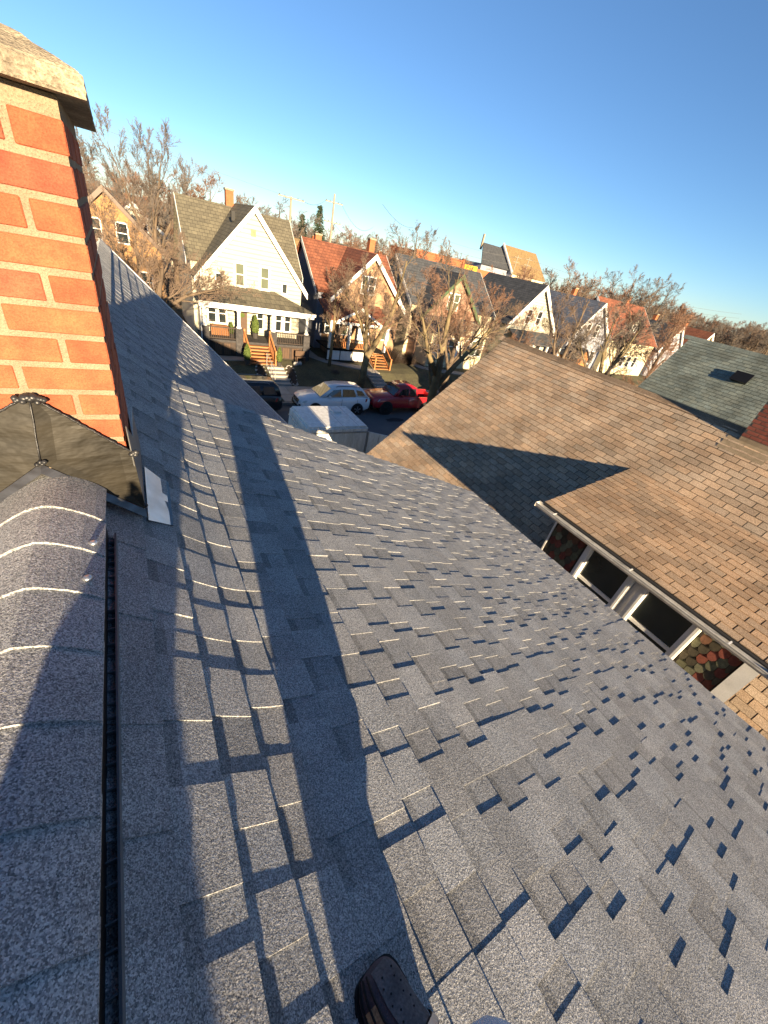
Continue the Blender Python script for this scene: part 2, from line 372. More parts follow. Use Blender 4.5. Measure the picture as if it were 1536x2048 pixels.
while y < 1.14:
    mb = MB(); mb.box(-.152, -.1345, y, y + .0022, CAMZ - .90, CAMZ - .868)
    mb.build('vent_rib', M['vent_rib'], vent_o); y += rv.choice((.031, .031, .046))
ycap = 1.28; n = 0; rc = random.Random(9)
while ycap > -1.6:
    mb = MB(); K = 12; L = .19; th = .006; k = rc.uniform(.88, 1.06); wm = rc.uniform(-.01, .03)
    t = (k * (1 + wm), k, k * (1 - wm)); wob = rc.uniform(-.003, .003)
    vs = []
    for yy, lf in ((ycap - .156, .0075), (ycap + L - .156, .0)):
        for j in range(K + 1): vs.append(cap_pt(-1 + 2 * j / K + wob, yy, lf + (.001 * math.sin(j * 1.9 + n))))
        for j in range(K + 1): vs.append(cap_pt(-1 + 2 * j / K + wob, yy, lf - th))
    fs = []; q = 2 * (K + 1)
    for j in range(K):
        fs += [(j, j + 1, q + j + 1, q + j), (j + 1, j, K + 1 + j, K + 2 + j)]
    fs += [(K, 2 * K + 1, q + 2 * K + 1, q + K), (K + 1, 0, q, q + K + 1)]
    mb.add(vs, fs, t); mb.build('ridge_cap', M['grey_shingle'], house, tinted=True)
    ycap -= .156; n += 1
mb = MB(); ycap = 2.1
while ycap < Y2:
    L = .19; k = rc.uniform(.8, 1.1)
    for s_ in (1, -1):
        a = Vector((RXX, ycap, RZ + .035)); b = Vector((RXX + s_ * .13, ycap, RZ - .13 + .035))
        q = [a, b, b + Vector((0, L, -.006)), a + Vector((0, L, -.006))]
        if s_ < 0: q = q[::-1]
        mb.slab(q, .006, (k, k, k))
    ycap += .145
mb.build('ridge_cap_run', M['grey_shingle'], house, tinted=True, kind='stuff')
# nail heads dabbed with sealant on the caps
for px_, py_ in ((-.165, 1.0), (-.172, .86)):
    a = (px_ - RXX) / .126; p = cap_pt(a, py_, .012)
    MB().lathe(p, [(.010, -.004), (.011, .001), (.006, .005), (.001, .006)], 9).build('sealant_dab', M['alu'], house, smooth=True)

# --- chimney, brick by brick
CX0, CX1, CY0, CY1 = -.47, -.07, 1.36, 1.96
chim = MB()
chim.box(CX0 + .003, CX1 - .003, CY0 + .003, CY1 - .003, CAMZ - 1.5, CAMZ + .135)
ch = chim.build('chimney', M['mortar'], house)
rb = random.Random(21); BH, JT = .0605, .0150; PITCH = BH + JT
def brick(x0, x1, y0, y1, z0):
    j = lambda: rb.uniform(-.0012, .0012)
    k = rb.uniform(.85, 1.1); r = rb.random()
    t = (k * (1.0 if r > .15 else .8), k * (1.0 if r > .15 else .85), k)
    o = .0035
    b = [(x0 + j(), y0 + j(), z0 + j()), (x1 + j(), y0 + j(), z0 + j()), (x1 + j(), y1, z0 + j()), (x0 + j(), y1, z0 + j())]
    tp = [(p[0] + j(), p[1] + j(), p[2] + BH + j()) for p in b]
    m_ = MB().hexa(b, tp, t)
    ob = m_.build('brick', M['brick'], ch, tinted=True)
    bm = bmesh.new(); bm.from_mesh(ob.data); bmesh.ops.bevel(bm, geom=bm.edges[:], offset=.0028, segments=1, affect='EDGES'); bm.to_mesh(ob.data); bm.free()
z = CAMZ + .098 - BH; row = 0
while z > CAMZ - 1.15:
    # front face (toward -Y), then right face (toward +X)
    xs = [CX1 - .001]
    seq = [.092, .195, .1] if row % 2 == 0 else [.200, .187]
    xe = CX1
    for w_ in seq:
        xa = max(xe - w_, CX0); brick(xa, xe, CY0, CY0 + .09, z); xe = xa - JT
        if xe - .02 < CX0: break
    ye = CY0 + .09 + JT
    for w_ in ([.185, .195, .1] if row % 2 == 0 else [.10, .195, .19]):
        yb = min(ye + w_, CY1); brick(CX1 - .09, CX1 + .0, ye, yb, z); ye = yb + JT
        if ye + .02 > CY1: break
    z -= PITCH; row += 1
# crown: cast concrete, sloped top
mb = MB(); o = .052; z0 = CAMZ + .137
rings = []
for gx, zz in ((o, 0.0), (o - .002, .034), (o - .012, .044), (-.06, .084), (-.17, .112)):
    rings.append([(CX0 - gx, CY0 - gx * .9, z0 + zz), (CX1 + gx, CY0 - gx * .9, z0 + zz), (CX1 + gx, CY1 + gx, z0 + zz), (CX0 - gx, CY1 + gx, z0 + zz)])
vs = sum(rings, []); fs = [(3, 2, 1, 0)]
for i in range(len(rings) - 1):
    for k in range(4): fs.append((4 * i + k, 4 * i + (k + 1) % 4, 4 * i + 4 + (k + 1) % 4, 4 * i + 4 + k))
e_ = 4 * (len(rings) - 1); fs.append((e_, e_ + 1, e_ + 2, e_ + 3)); mb.add(vs, fs)
cr = mb.build('crown', M['concrete_cap'], ch)
bm = bmesh.new(); bm.from_mesh(cr.data); bmesh.ops.subdivide_edges(bm, edges=bm.edges[:], cuts=5, use_grid_fill=True)
rr = random.Random(4)
for v in bm.verts: v.co += Vector((rr.uniform(-1, 1), rr.uniform(-1, 1), rr.uniform(-1, 1))) * .0014
bm.to_mesh(cr.data); bm.free()
# flashing: front apron, side sheet, bright pan lying on the slope
yf = CY0 - .012
AP = MB()
top = [(-.515, yf, CAMZ - .655), (-.268, yf, CAMZ - .505), (-.056, yf, CAMZ - .690)]
bot = [(-.60, yf - .050, CAMZ - .935), (-.282, yf - .045, CAMZ - .688), (-.046, yf - .020, CAMZ - .905)]
AP.add(top + bot + [(p[0], p[1] + .004, p[2]) for p in top + bot], [(0, 3, 4, 1), (1, 4, 5, 2), (7, 10, 9, 6), (8, 11, 10, 7), (0, 1, 7, 6), (1, 2, 8, 7), (2, 5, 11, 8)])
fl = AP.build('front_flashing', M['tar'], ch)
mb = MB()
for a, b in ((bot[1], bot[2]), (bot[1], bot[0])):
    a = Vector(a) + Vector((0, -.004, 0)); b = Vector(b) + Vector((0, -.004, 0)); dn = Vector((0, -.022, -.020)); bk = Vector((0, .004, -.006))
    mb.hexa([a, b, b + dn, a + dn], [a + bk, b + bk, b + dn + bk, a + dn + bk])
mb.build('flashing_hem', M['flash_edge'], fl, recalc=True)
rs = random.Random(8); mb = MB()
for a, b in ((top[1], top[2]), (top[1], top[0])):
    a, b = Vector(a), Vector(b); ps = []; rr_ = []
    for i in range(41):
        f = i / 40; ps.append(a.lerp(b, f) + Vector((rs.uniform(-.001, .001), -.002, rs.uniform(-.0015, .0015)))); rr_.append(rs.uniform(.0028, .0040))
    mb.tube(ps, rr_, 7)
for c_, r_ in ((top[1], .017), ((-.29, yf - .006, CAMZ - .512), .012), ((-.245, yf - .004, CAMZ - .515), .011), (bot[1], .010), (top[2], .013), ((-.052, yf - .01, CAMZ - .895), .009)):
    for q in range(4):
        c2 = Vector(c_) + Vector((rs.uniform(-1, 1) * r_, -.004, rs.uniform(-1, 1) * r_ * .6))
        mb.lathe(c2, [(r_ * .25, -r_ * .6), (r_ * .7, -r_ * .25), (r_ * .75, r_ * .1), (r_ * .35, r_ * .6)], 8)
mb.build('sealant_bead', M['sealant'], fl, smooth=True, kind='stuff'); mb = MB()
mb.tube([Vector(bot[1]).lerp(Vector(top[1]), t) + Vector((rs.uniform(-.0015, .0015), -.003, 0)) for t in (0, .2, .4, .6, .8, 1)], .0022, 6)
mb.build('flashing_seam', M['sealant'], fl, smooth=True)
mb = MB(); xs_ = CX1 + .012
q = [(xs_ + .004, yf - .012, CAMZ - .945), (xs_ + .010, 1.98, CAMZ - .985), (xs_ + .002, 1.98, CAMZ - .80), (xs_, 1.60, CAMZ - .755), (xs_ - .004, yf, CAMZ - .60)]
mb.hexa(q, [(p[0] + .003, p[1], p[2]) for p in q]); mb.build('side_flashing', M['flash_edge'], ch, recalc=True)
mb = MB()
pan = [surf_main(.305, 1.345, .014), surf_main(.400, 1.385, .016), surf_main(.420, 1.73, .013), surf_main(.315, 1.76, .013)]
mb.slab(pan, .002); mb.build('pan_flashing', M['alu'], ch, recalc=True)
mb = MB(); mb.bar(surf_main(.404, 1.38, .018), surf_main(.424, 1.735, .016), .010, .004); mb.build('pan_hem', M['flash_edge'], ch)
# ================================================================== ground, street, pavements
GZ = .85                                       # level of the far front yards
def sheet(name, mat, prof, x0, x1, nx=1):
    mb = MB()
    for (ya, za), (yb, zb) in zip(prof, prof[1:]):
        for i in range(nx):
            a = x0 + (x1 - x0) * i / nx; b = x0 + (x1 - x0) * (i + 1) / nx
            mb.add([(a, ya, za), (b, ya, za), (b, yb, zb), (a, yb, zb)], [(0, 1, 2, 3)])
    return structure(mb, name, mat)
sheet('ground', M['grass_soil'], [(-900, .10), (13.4, .10), (13.5, -.03), (23.0, -.03), (23.1, .11), (26.0, .12), (27.0, .30), (28.3, .74), (29.4, GZ), (60, GZ), (2500, .6)], -1500, 2500)
sheet('street', M['asphalt'], [(13.45, 0), (23.02, 0)], -300, 500)
mb = MB(); x = -40.0
while x < 90:
    mb.box(x + .004, x + 2.996, 22.98, 23.14, -.02, .145); x += 3
structure(mb, 'kerb', M['concrete'], True)
mb = MB(); x = -40.0
while x < 90:
    mb.box(x + .004, x + 2.996, 13.30, 13.46, -.02, .145); x += 3
structure(mb, 'near_kerb', M['concrete'], True)
rg = random.Random(2)
sw = MB(); sw.add([(-300, 24.35, .152), (500, 24.35, .152), (500, 26.0, .152), (-300, 26.0, .152)], [(0, 1, 2, 3)])
swo = structure(sw, 'sidewalk', M['soil'])
x = -6.0
while x < 62:
    k = rg.uniform(.86, 1.12); mb = MB(); mb.box(x + .008, x + 1.592, 24.36, 25.99, .06, .176 + rg.uniform(-.004, .004), (k, k * .99, k * .97))
    mb.build('paving_slab', M['concrete'], swo, tinted=True); x += 1.6
# carriage walks across the grass strip
mb = MB()
for x in (7.6, 15.9, 26.6, 37.5): mb.box(x, x + 1.3, 23.16, 24.34, .05, .165)
structure(mb, 'carriage_walk', M['concrete'], True)
# asphalt patches on the street
mb = MB(); ra = random.Random(7)
for cx, cy, rx_, ry_ in ((14.2, 20.4, .8, .35), (15.1, 19.9, .4, .22), (10.2, 19.6, 1.6, .12), (18.0, 18.4, 2.5, .05), (21.5, 20.7, .5, .3)):
    vs = [(cx + rx_ * math.cos(a) * ra.uniform(.7, 1.2), cy + ry_ * math.sin(a) * ra.uniform(.7, 1.2), .005) for a in [2 * math.pi * i / 14 for i in range(14)]]
    mb.add(vs, [tuple(range(14))])
structure(mb, 'street_patch', pmat('fresh_asphalt', (.035, .035, .037), (.022, .022, .024), scale=3, rough=.8))

def walk(name, pts, w, mat=None, dz=.02):
    """a path following pts on the ground"""
    mb = MB(); P = [Vector(p) for p in pts]; L, R = [], []
    for i in range(len(P)):
        d = P[min(i + 1, len(P) - 1)] - P[max(i - 1, 0)]; n = Vector((d.y, -d.x, 0)).normalized() * (w / 2)
        L.append(P[i] - n + Vector((0, 0, dz))); R.append(P[i] + n + Vector((0, 0, dz)))
    for i in range(len(P) - 1):
        mb.hexa([L[i] - Vector((0, 0, .2)), R[i] - Vector((0, 0, .2)), R[i + 1] - Vector((0, 0, .2)), L[i + 1] - Vector((0, 0, .2))], [L[i], R[i], R[i + 1], L[i + 1]])
    return structure(mb, name, mat or M['concrete'], True)
def garden_steps(x0, x1, label, rail=True):
    t = thing('garden_steps', label, 'steps', ((x0 + x1) / 2, 27.0, .12), 'steps up the lawn banks')
    n = 5
    for i in range(n):
        z1 = .15 + (GZ - .15) * (i + 1) / n; y0 = 26.02 + i * .46
        MB().box(x0, x1, y0, 28.9 + .002 * i, .02 + .001 * i, z1).build('step', M['concrete'], t, tinted=True)
    if rail:
        for xs in (x0 + .05,):
            mb = MB(); a = Vector((xs, 26.1, .25)); b = Vector((xs, 28.2, GZ))
            mb.tube([a, a + Vector((0, 0, .85)), b + Vector((0, 0, .85)), b], .022, 6)
            mb.tube([a + Vector((0, 1.0, .45)), a + Vector((0, 1.0, 1.15))], .015, 5)
            mb.build('handrail', pmat('rail_paint', (.30, .28, .26), rough=.5), t)
    return t
garden_steps(7.75, 8.95, 'concrete garden steps with a pale handrail leading to the white gabled house')
garden_steps(15.7, 16.9, 'concrete garden steps beside the leaning street tree, below the tan gabled house')
garden_steps(26.8, 28.0, 'concrete garden steps below the cream house with green trim')
walk('front_walk', [(8.35, 28.85, GZ), (8.2, 29.2, GZ), (7.6, 29.6, GZ), (7.55, 30.0, GZ)], 1.1)
walk('side_walk', [(16.2, 28.8, GZ), (15.8, 29.1, GZ), (14.6, 29.5, GZ), (13.2, 30.2, GZ), (12.4, 31.4, GZ), (12.3, 40, GZ)], 1.0)
walk('curved_walk', [(27.3, 28.8, GZ), (26.4, 29.2, GZ), (24.2, 29.6, GZ), (22.8, 30.2, GZ), (22.3, 31.4, GZ), (22.2, 40, GZ)], 1.0)
walk('porch_walk', [(3.4, 29.45, GZ), (5.6, 29.45, GZ), (7.0, 29.6, GZ)], .9)
# stone-edged planting beds either side of the steps
for s_, bx in ((0, 7.25), (1, 9.4)):
    bed = MB(); rr = random.Random(30 + s_); ring = []
    for i in range(18):
        a = 2 * math.pi * i / 18; ring.append((bx + .30 * math.cos(a) * (1 + .15 * math.sin(3 * a)) + .12 * math.sin(a), 27.4 + 1.25 * math.sin(a)))
    gz = lambda y: .12 + (0 if y < 26 else (y - 26) * .18 if y < 27 else .18 + (y - 27) * .338 if y < 28.3 else .62 + (y - 28.3) * .1)
    vs = [(x_, y_, gz(y_) + .03) for x_, y_ in ring] + [(bx, 27.4, gz(27.4) + .12)]
    bed.add(vs, [(i, (i + 1) % 18, 18) for i in range(18)])
    bo = bed.build('planting_bed', M['soil']); tag(bo, ['dark mulched bed left of the steps to the white house', 'dark mulched bed right of the steps to the white house'][s_], 'flower bed', 'stone edged planting beds')
    for i, (x_, y_) in enumerate(ring):
        r = rr.uniform(.05, .09); st = MB().lathe((x_, y_, gz(y_) + .01), [(r * .7, -.05), (r, .02), (r * .85, r * .7), (r * .3, r)], 7)
        st.build('stone', pmat('bed_stone', (.45, .42, .38), (.3, .28, .25), scale=6) if i == 0 and s_ == 0 else bpy.data.materials['bed_stone'], bo)

# ================================================================== brown neighbour
BRX, BRZ, BP = 10.7, CAMZ - 1.56, .883         # ridge and pitch
BY0, BY1 = -6.0, 10.0
bl = math.hypot(1, BP); bux, buz = -1 / bl, -BP / bl; bnx, bnz = -BP / bl, 1 / bl
def surf_brown(u, v, h): return (BRX + bux * u + bnx * h, v, BRZ + buz * u + bnz * h)
def z_brown(x): return BRZ - (BRX - x) * BP
DY0, DY1 = -.22, 3.70                          # shed dormer on it
DGX, DGZ = 6.5, CAMZ - 3.43                    # its gutter line
DTX = 9.19; DTZ = z_brown(DTX)
dl = math.hypot(DTX - DGX, DTZ - DGZ); dux, duz = (DGX - DTX) / dl, (DGZ - DTZ) / dl
def surf_bd(u, v, h): return (DTX + dux * u - duz * -1 * h * 0 + (duz) * h * 1.0, v, DTZ + duz * u - dux * h)
bh = thing('brown_roofed_house', 'neighbouring house with tan brown shingle roof and windowed shed dormer', 'house', (BRX, 2, .1))
BU = 6.35
mb = MB()
a, b = surf_brown(0, 0, -.012), surf_brown(BU, 0, -.012)
mb.slab([(a[0], BY0, a[2]), (a[0], BY1, a[2]), (b[0], BY1, b[2]), (b[0], BY0, b[2])], .14)
mb.slab([(2 * BRX - a[0], BY1, a[2]), (2 * BRX - a[0], BY0, a[2]), (2 * BRX - b[0], BY0, b[2]), (2 * BRX - b[0], BY1, b[2])], .14)
br_o = mb.build('roof', M['deck'], bh)
mb = MB(); a, b = surf_bd(0, 0, -.012), surf_bd(dl, 0, -.012)
mb.slab([(a[0], DY0, a[2]), (a[0], DY1, a[2]), (b[0], DY1, b[2]), (b[0], DY0, b[2])], .09)
bd_o = mb.build('dormer_roof', M['deck'], bh)
rng = random.Random(11); pc = []
shingle_field(pc, surf_brown, 0, BU, BY0, BY1, .142, '3tab', rng, var=.2, hb=.018, warm=.06)
def fixn(pc):
    out = []
    for vs, fs, t, s in pc:
        f = fs[0]; n = (Vector(vs[f[1]]) - Vector(vs[f[0]])).cross(Vector(vs[f[2]]) - Vector(vs[f[0]]))
        if n.z < 0: fs = [tuple(reversed(g)) for g in fs]; n = -n
        c = sum((Vector(v) for v in vs), Vector()) / len(vs)
        out.append((vs, fs, t, seen_size(c, (Vector(vs[1]) - Vector(vs[0])).length * .14, n.normalized())))
    return out
place_shingles(fixn(pc), M['brown_shingle'], br_o, 300)
pc = []; shingle_field(pc, surf_bd, 0, dl, DY0 - .02, DY1 + .02, .150, '3tab', rng, var=.18, hb=.018, base=(1.03, .97, .9), warm=.05)
place_shingles(fixn(pc), M['brown_shingle'], bd_o, 300)
mb = MB(); y = BY0
rr = random.Random(6)
while y < BY1:
    k = rr.uniform(.85, 1.1)
    for s_ in (1, -1):
        a = Vector((BRX, y, BRZ + .022)); b = Vector((BRX - s_ * .14, y, BRZ - .14 * BP + .022))
        q = [a, a + Vector((0, .3, 0)), b + Vector((0, .3, 0)), b]
        if s_ < 0: q = q[::-1]
        mb.slab(q, .006, (k, k, k))
    y += .142
mb.build('ridge_cap_run', M['brown_shingle'], bh, tinted=True, kind='stuff')
# far slope: one material-only sheet (never seen from here)
mb = MB(); a, b = surf_brown(0, 0, .0), surf_brown(BU, 0, .0)
mb.slab([(2 * BRX - a[0], BY1, a[2]), (2 * BRX - a[0], BY0, a[2]), (2 * BRX - b[0], BY0, b[2]), (2 * BRX - b[0], BY1, b[2])], .01)
mb.build('far_slope', M['brown_shingle'], bh, tinted=True)
# walls
WX = 6.95
mb = MB(); k = 3.75; zt = BRZ - .2; ze = BRZ - k * BP - .2
for y0, y1 in ((BY0 + .3, BY0 + .5), (BY1 - .5, BY1 - .3)):
    mb.hexa([(BRX - k, y0, 0), (BRX + k, y0, 0), (BRX + k, y0, ze), (BRX, y0, zt), (BRX - k, y0, ze)], [(BRX - k, y1, 0), (BRX + k, y1, 0), (BRX + k, y1, ze), (BRX, y1, zt), (BRX - k, y1, ze)])
mb.box(BRX - k, BRX - k + .2, BY0 + .5, BY1 - .5, 0, ze); mb.box(BRX + k - .2, BRX + k, BY0 + .5, BY1 - .5, 0, ze)
mb.build('wall', M['white_siding'], bh, recalc=True)
mb = MB()
def dz(x): return DGZ + (x - DGX) * (DTZ - DGZ) / (DTX - DGX) - .10
yw0, yw1 = DY0 + .09, DY1 - .20
dark = pmat('dormer_sheathing', (.05, .04, .032), (.03, .026, .022), scale=5)
mb.box(WX + .02, WX + .12, yw0, yw1, z_brown(WX) - .3, dz(WX))
for y0, y1 in ((yw0, yw0 + .1), (yw1 - .1, yw1)):
    mb.hexa([(WX + .12, y0, z_brown(WX + .12) - .05), (DTX, y0, DTZ - .05), (DTX, y0, DTZ - .12), (WX + .12, y0, dz(WX + .12))], [(WX + .12, y1, z_brown(WX + .12) - .05), (DTX, y1, DTZ - .05), (DTX, y1, DTZ - .12), (WX + .12, y1, dz(WX + .12))])
dw = mb.build('dormer_wall', dark, bh, recalc=True)
# old wall shingles, rounded red and green tabs
M['old_tab'] = pmat('old_wall_shingle', (.60, .55, .48), (.40, .37, .33), scale=16, rough=.95, tint=True, fine=.2, fscale=90)
rt = random.Random(17)
def wall_tabs(ya, yb):
    zrow = dz(WX) - .06; r = 0
    while zrow > CAMZ - 5.15:
        y = ya - (.065 if r % 2 else 0)
        while y < yb:
            w_ = .135; y0 = max(y + .004, ya); y1 = min(y + w_ - .004, yb)
            if y1 - y0 > .03:
                c = rt.choice([(.36, .12, .09), (.34, .11, .09), (.24, .26, .18), (.30, .32, .23), (.14, .13, .10), (.30, .16, .11)])
                kk = rt.uniform(.7, 1.1); ym = (y0 + y1) / 2; hh = .19
                out = [(y0, zrow), (y0, zrow - hh * .72), (y0 + (y1 - y0) * .22, zrow - hh * .95), (ym, zrow - hh * 1.04), (y1 - (y1 - y0) * .22, zrow - hh * .95), (y1, zrow - hh * .72), (y1, zrow)]
                b = [(WX + .018, p[0], p[1]) for p in out]; tp = [(WX + .012 - .022 * (zrow - p[1]) / hh, p[0], p[1]) for p in out]
                MB().hexa(b, tp, tuple(k_ * kk for k_ in c)).build('wall_shingle', M['old_tab'], dw, tinted=True, recalc=True)
            y += w_
        zrow -= .155; r += 1
wall_tabs(2.78, yw1 - .02); wall_tabs(yw0 + .16, .60)
# windows: two double-hung sashes in deep white frames
def dwindow(ya, yb):
    f = MB(); zt, zb = CAMZ - 3.72, CAMZ - 5.1
    w_ = MB(); w_.box(WX - .01, WX + .018, ya, yb, zb, zt); wo_ = w_.build('window', M['glass'], bh)
    for y0, y1 in ((ya - .13, ya), (yb, yb + .13)):
        MB().box(WX - .075, WX + .019, y0, y1, zb - .03, zt + .06).build('frame', M['white_trim'], wo_)
        MB().box(WX - .105, WX - .076, y0 + .02, y0 + .06, zb - .03, zt + .02).build('frame_bead', M['white_trim'], wo_)
    MB().box(WX - .07, WX + .019, ya + .001, yb - .001, zt, zt + .06).build('frame', M['white_trim'], wo_)
    MB().box(WX - .045, WX - .0105, ya + .001, yb - .001, CAMZ - 4.50, CAMZ - 4.44).build('meeting_rail', M['white_trim'], wo_)
    return wo_
dwindow(1.85, 2.58); dwindow(.74, 1.47)
MB().box(WX - .012, WX + .018, 1.605, 1.715, CAMZ - 5.1, CAMZ - 3.68).build('mullion_board', M['white_trim'], bh)
MB().box(WX - .03, WX + .13, yw0 - .05, yw0 + .14, CAMZ - 5.3, dz(WX)).build('corner_board', M['white_trim'], bh)
MB().box(WX - .012, WX + .05, yw1 - .012, yw1 + .02, CAMZ - 5.3, dz(WX)).build('corner_bead', M['white_trim'], bh)
# soffit, fascia and gutter
MB().box(DGX + .03, WX + .018, DY0 + .02, DY1 - .02, DGZ - .125, DGZ - .108).build('soffit', M['white_trim'], bh)
MB().box(DGX + .018, DGX + .032, DY0, DY1, DGZ - .14, DGZ - .03).build('fascia', M['white_trim'], bh)
gt = MB(); sec = [(0, 0), (.0, -.07), (-.03, -.10), (-.075, -.10), (-.095, -.06), (-.105, -.01), (-.115, -.01), (-.115, -.022), (-.108, -.022), (-.103, -.064), (-.08, -.107), (-.026, -.107), (.007, -.074), (.007, 0)]
g0 = [(DGX + .008 + p[0], DY0 - .05, DGZ - .012 + p[1]) for p in sec]; g1 = [(DGX + .008 + p[0], DY1 + .10, DGZ - .012 + p[1]) for p in sec]
n = len(sec); gt.add(g0 + g1, [(i, (i + 1) % n, n + (i + 1) % n, n + i) for i in range(n)])
for yy in (DY0 - .05, DY1 + .095): gt.box(DGX - .105, DGX + .006, yy, yy + .004, DGZ - .115, DGZ - .022)
gu = gt.build('gutter', M['gutter'], bh, recalc=True)
for yy in (.25, 1.75, 3.35):
    MB().box(DGX - .106, DGX + .012, yy, yy + .022, DGZ - .020, DGZ - .014).build('gutter_hanger', M['white_trim'], gu)
# small chimney on the ridge
mb = MB(); cy0, cx0 = 2.15, 10.45
mb.box(cx0, cx0 + .55, cy0, cy0 + .55, BRZ - .6, BRZ + 1.1); c2 = mb.build('chimney', M['mortar'], bh)
z = BRZ - .1; r = 0
M['dark_brick'] = pmat('dark_red_brick', (.24, .075, .05), (.16, .05, .035), scale=7, rough=.9, tint=True)
while z < BRZ + 1.04:
    for face in range(2):
        p = -.1 * (r % 2)
        while p < .55:
            a0, a1 = max(p, 0), min(p + .195, .55)
            if a1 - a0 > .03:
                kk = rt.uniform(.8, 1.15)
                if face == 0: MB().box(cx0 - .008, cx0 + .05, cy0 + a0, cy0 + a1, z, z + .06, (kk, kk, kk)).build('brick', M['dark_brick'], c2, tinted=True)
                else: MB().box(cx0 + a0, cx0 + a1, cy0 - .008, cy0 + .05, z, z + .06, (kk, kk, kk)).build('brick', M['dark_brick'], c2, tinted=True)
            p += .207
    z += .075; r += 1
mb = MB(); mb.slab([(cx0 - .25, cy0 - .1, z_brown(cx0 - .25) + .019), (cx0 - .25, cy0 + .75, z_brown(cx0 - .25) + .019), (cx0 + .02, cy0 + .75, z_brown(cx0 + .02) + .019), (cx0 + .02, cy0 - .1, z_brown(cx0 + .02) + .019)][::-1], .003)
mb.build('chimney_flashing', M['mortar'], c2, recalc=True)

# ================================================================== green-roofed house beyond it
GRX, GRZ, GP = 22.7, CAMZ - .47, 1.06
gl = math.hypot(1, GP)
def surf_green(u, v, h): return (GRX - u / gl - GP / gl * h, v, GRZ - GP / gl * u + h / gl)
gh = thing('green_roofed_house', 'house with weathered grey green shingle roof and a small roof vent', 'house', (GRX, 2, .1))
mb = MB(); a, b = surf_green(0, 0, -.012), surf_green(6.3, 0, -.012)
mb.slab([(a[0], -8, a[2]), (a[0], 10.0, a[2]), (b[0], 10.0, b[2]), (b[0], -8, b[2])], .14)
mb.slab([(2 * GRX - a[0], 10.0, a[2]), (2 * GRX - a[0], -8, a[2]), (2 * GRX - b[0], -8, b[2]), (2 * GRX - b[0], 10.0, b[2])], .14)
gr_o = mb.build('roof', M['deck'], gh)
pc = []; shingle_field(pc, surf_green, 0, 6.3, -4, 10.0, .16, '3tab', rng, var=.16, hb=.018)
place_shingles(fixn(pc), M['green_shingle'], gr_o, 300)
mb = MB(); y = 1.0
while y < 10.0:
    for s_ in (1, -1):
        a = Vector((GRX, y, GRZ + .03)); b = Vector((GRX - s_ * .15, y, GRZ - .15 * GP + .03)); q = [a, a + Vector((0, .3, -.012)), b + Vector((0, .3, -.012)), b]
        mb.slab(q if s_ > 0 else q[::-1], .012, (.9, .9, .9))
    y += .2
mb.build('ridge_cap_run', M['green_shingle'], gh, tinted=True, kind='stuff')
mb = MB(); a, b = surf_green(0, 0, .0), surf_green(6.3, 0, .0)
mb.slab([(2 * GRX - a[0], 10.0, a[2]), (2 * GRX - a[0], -8, a[2]), (2 * GRX - b[0], -8, b[2]), (2 * GRX - b[0], 10.0, b[2])], .01)
mb.build('far_slope', M['green_shingle'], gh, tinted=True)
c0 = [surf_green(u_, v_, .02) for u_, v_ in ((1.15, 6.6), (1.15, 7.15), (1.6, 7.15), (1.6, 6.6))]; c1 = [surf_green(u_, v_, .20) for u_, v_ in ((1.2, 6.55), (1.2, 7.2), (1.68, 7.2), (1.68, 6.55))]
MB().hexa(c0, c1).build('roof_vent', M['vent'], gh, recalc=True)
mb = MB(); k = 4.0; zt = GRZ - .2; ze = GRZ - k * GP - .2
for y0, y1 in ((-7.7, -7.5), (9.5, 9.7)):
    mb.hexa([(GRX - k, y0, 0), (GRX + k, y0, 0), (GRX + k, y0, ze), (GRX, y0, zt), (GRX - k, y0, ze)], [(GRX - k, y1, 0), (GRX + k, y1, 0), (GRX + k, y1, ze), (GRX, y1, zt), (GRX - k, y1, ze)])
mb.box(GRX - k, GRX - k + .2, -7.5, 9.5, 0, ze); mb.box(GRX + k - .2, GRX + k, -7.5, 9.5, 0, ze)
mb.build('wall', M['white_siding'], gh, recalc=True)
# ================================================================== houses across the street
def roofm(key, c1, c2, axis): 
    M[key] = rows_mat(key, c1, c2, .20, .34, axis=axis); return M[key]
roofm('olive_roof_y', (.15, .135, .095), (.11, .10, .072), 'y'); roofm('olive_roof_x', (.15, .135, .095), (.11, .10, .072), 'x')
roofm('red_roof_x', (.26, .095, .052), (.16, .06, .036), 'x'); roofm('red_roof_y', (.26, .095, .052), (.16, .06, .036), 'y')
roofm('dark_roof_x', (.075, .08, .088), (.05, .055, .062), 'x'); roofm('dark_roof_y', (.075, .08, .088), (.05, .055, .062), 'y')
roofm('tan_roof_x', (.30, .20, .09), (.22, .15, .07), 'x'); roofm('tan_roof_y', (.30, .20, .09), (.22, .15, .07), 'y')
roofm('blue_roof_y', (.14, .16, .20), (.10, .115, .15), 'y'); roofm('blue_roof_x', (.14, .16, .20), (.10, .115, .15), 'x')
M['tan_wall'] = pmat('tan_stucco', (.36, .225, .135), (.28, .17, .10), scale=2.5, rough=.95, fine=.15, fscale=30)
M['ochre_wall'] = pmat('ochre_brick_wall', (.33, .19, .085), (.25, .14, .06), scale=3, rough=.95, fine=.2, fscale=24)
M['cream_wall'] = pmat('cream_siding', (.62, .54, .36), (.55, .47, .31), scale=1.5, rough=.7)
M['pink_wall'] = pmat('rosy_shingle_wall', (.34, .20, .14), (.26, .15, .10), scale=3, rough=.95, fine=.2, fscale=22)
M['grey_wall'] = pmat('grey_blue_wall', (.26, .27, .31), (.21, .22, .25), scale=2, rough=.9)
M['orange_wood'] = pmat('cedar_wood', (.42, .175, .06), (.30, .12, .045), scale=3, rough=.6, stretch=(1, 1, 6))
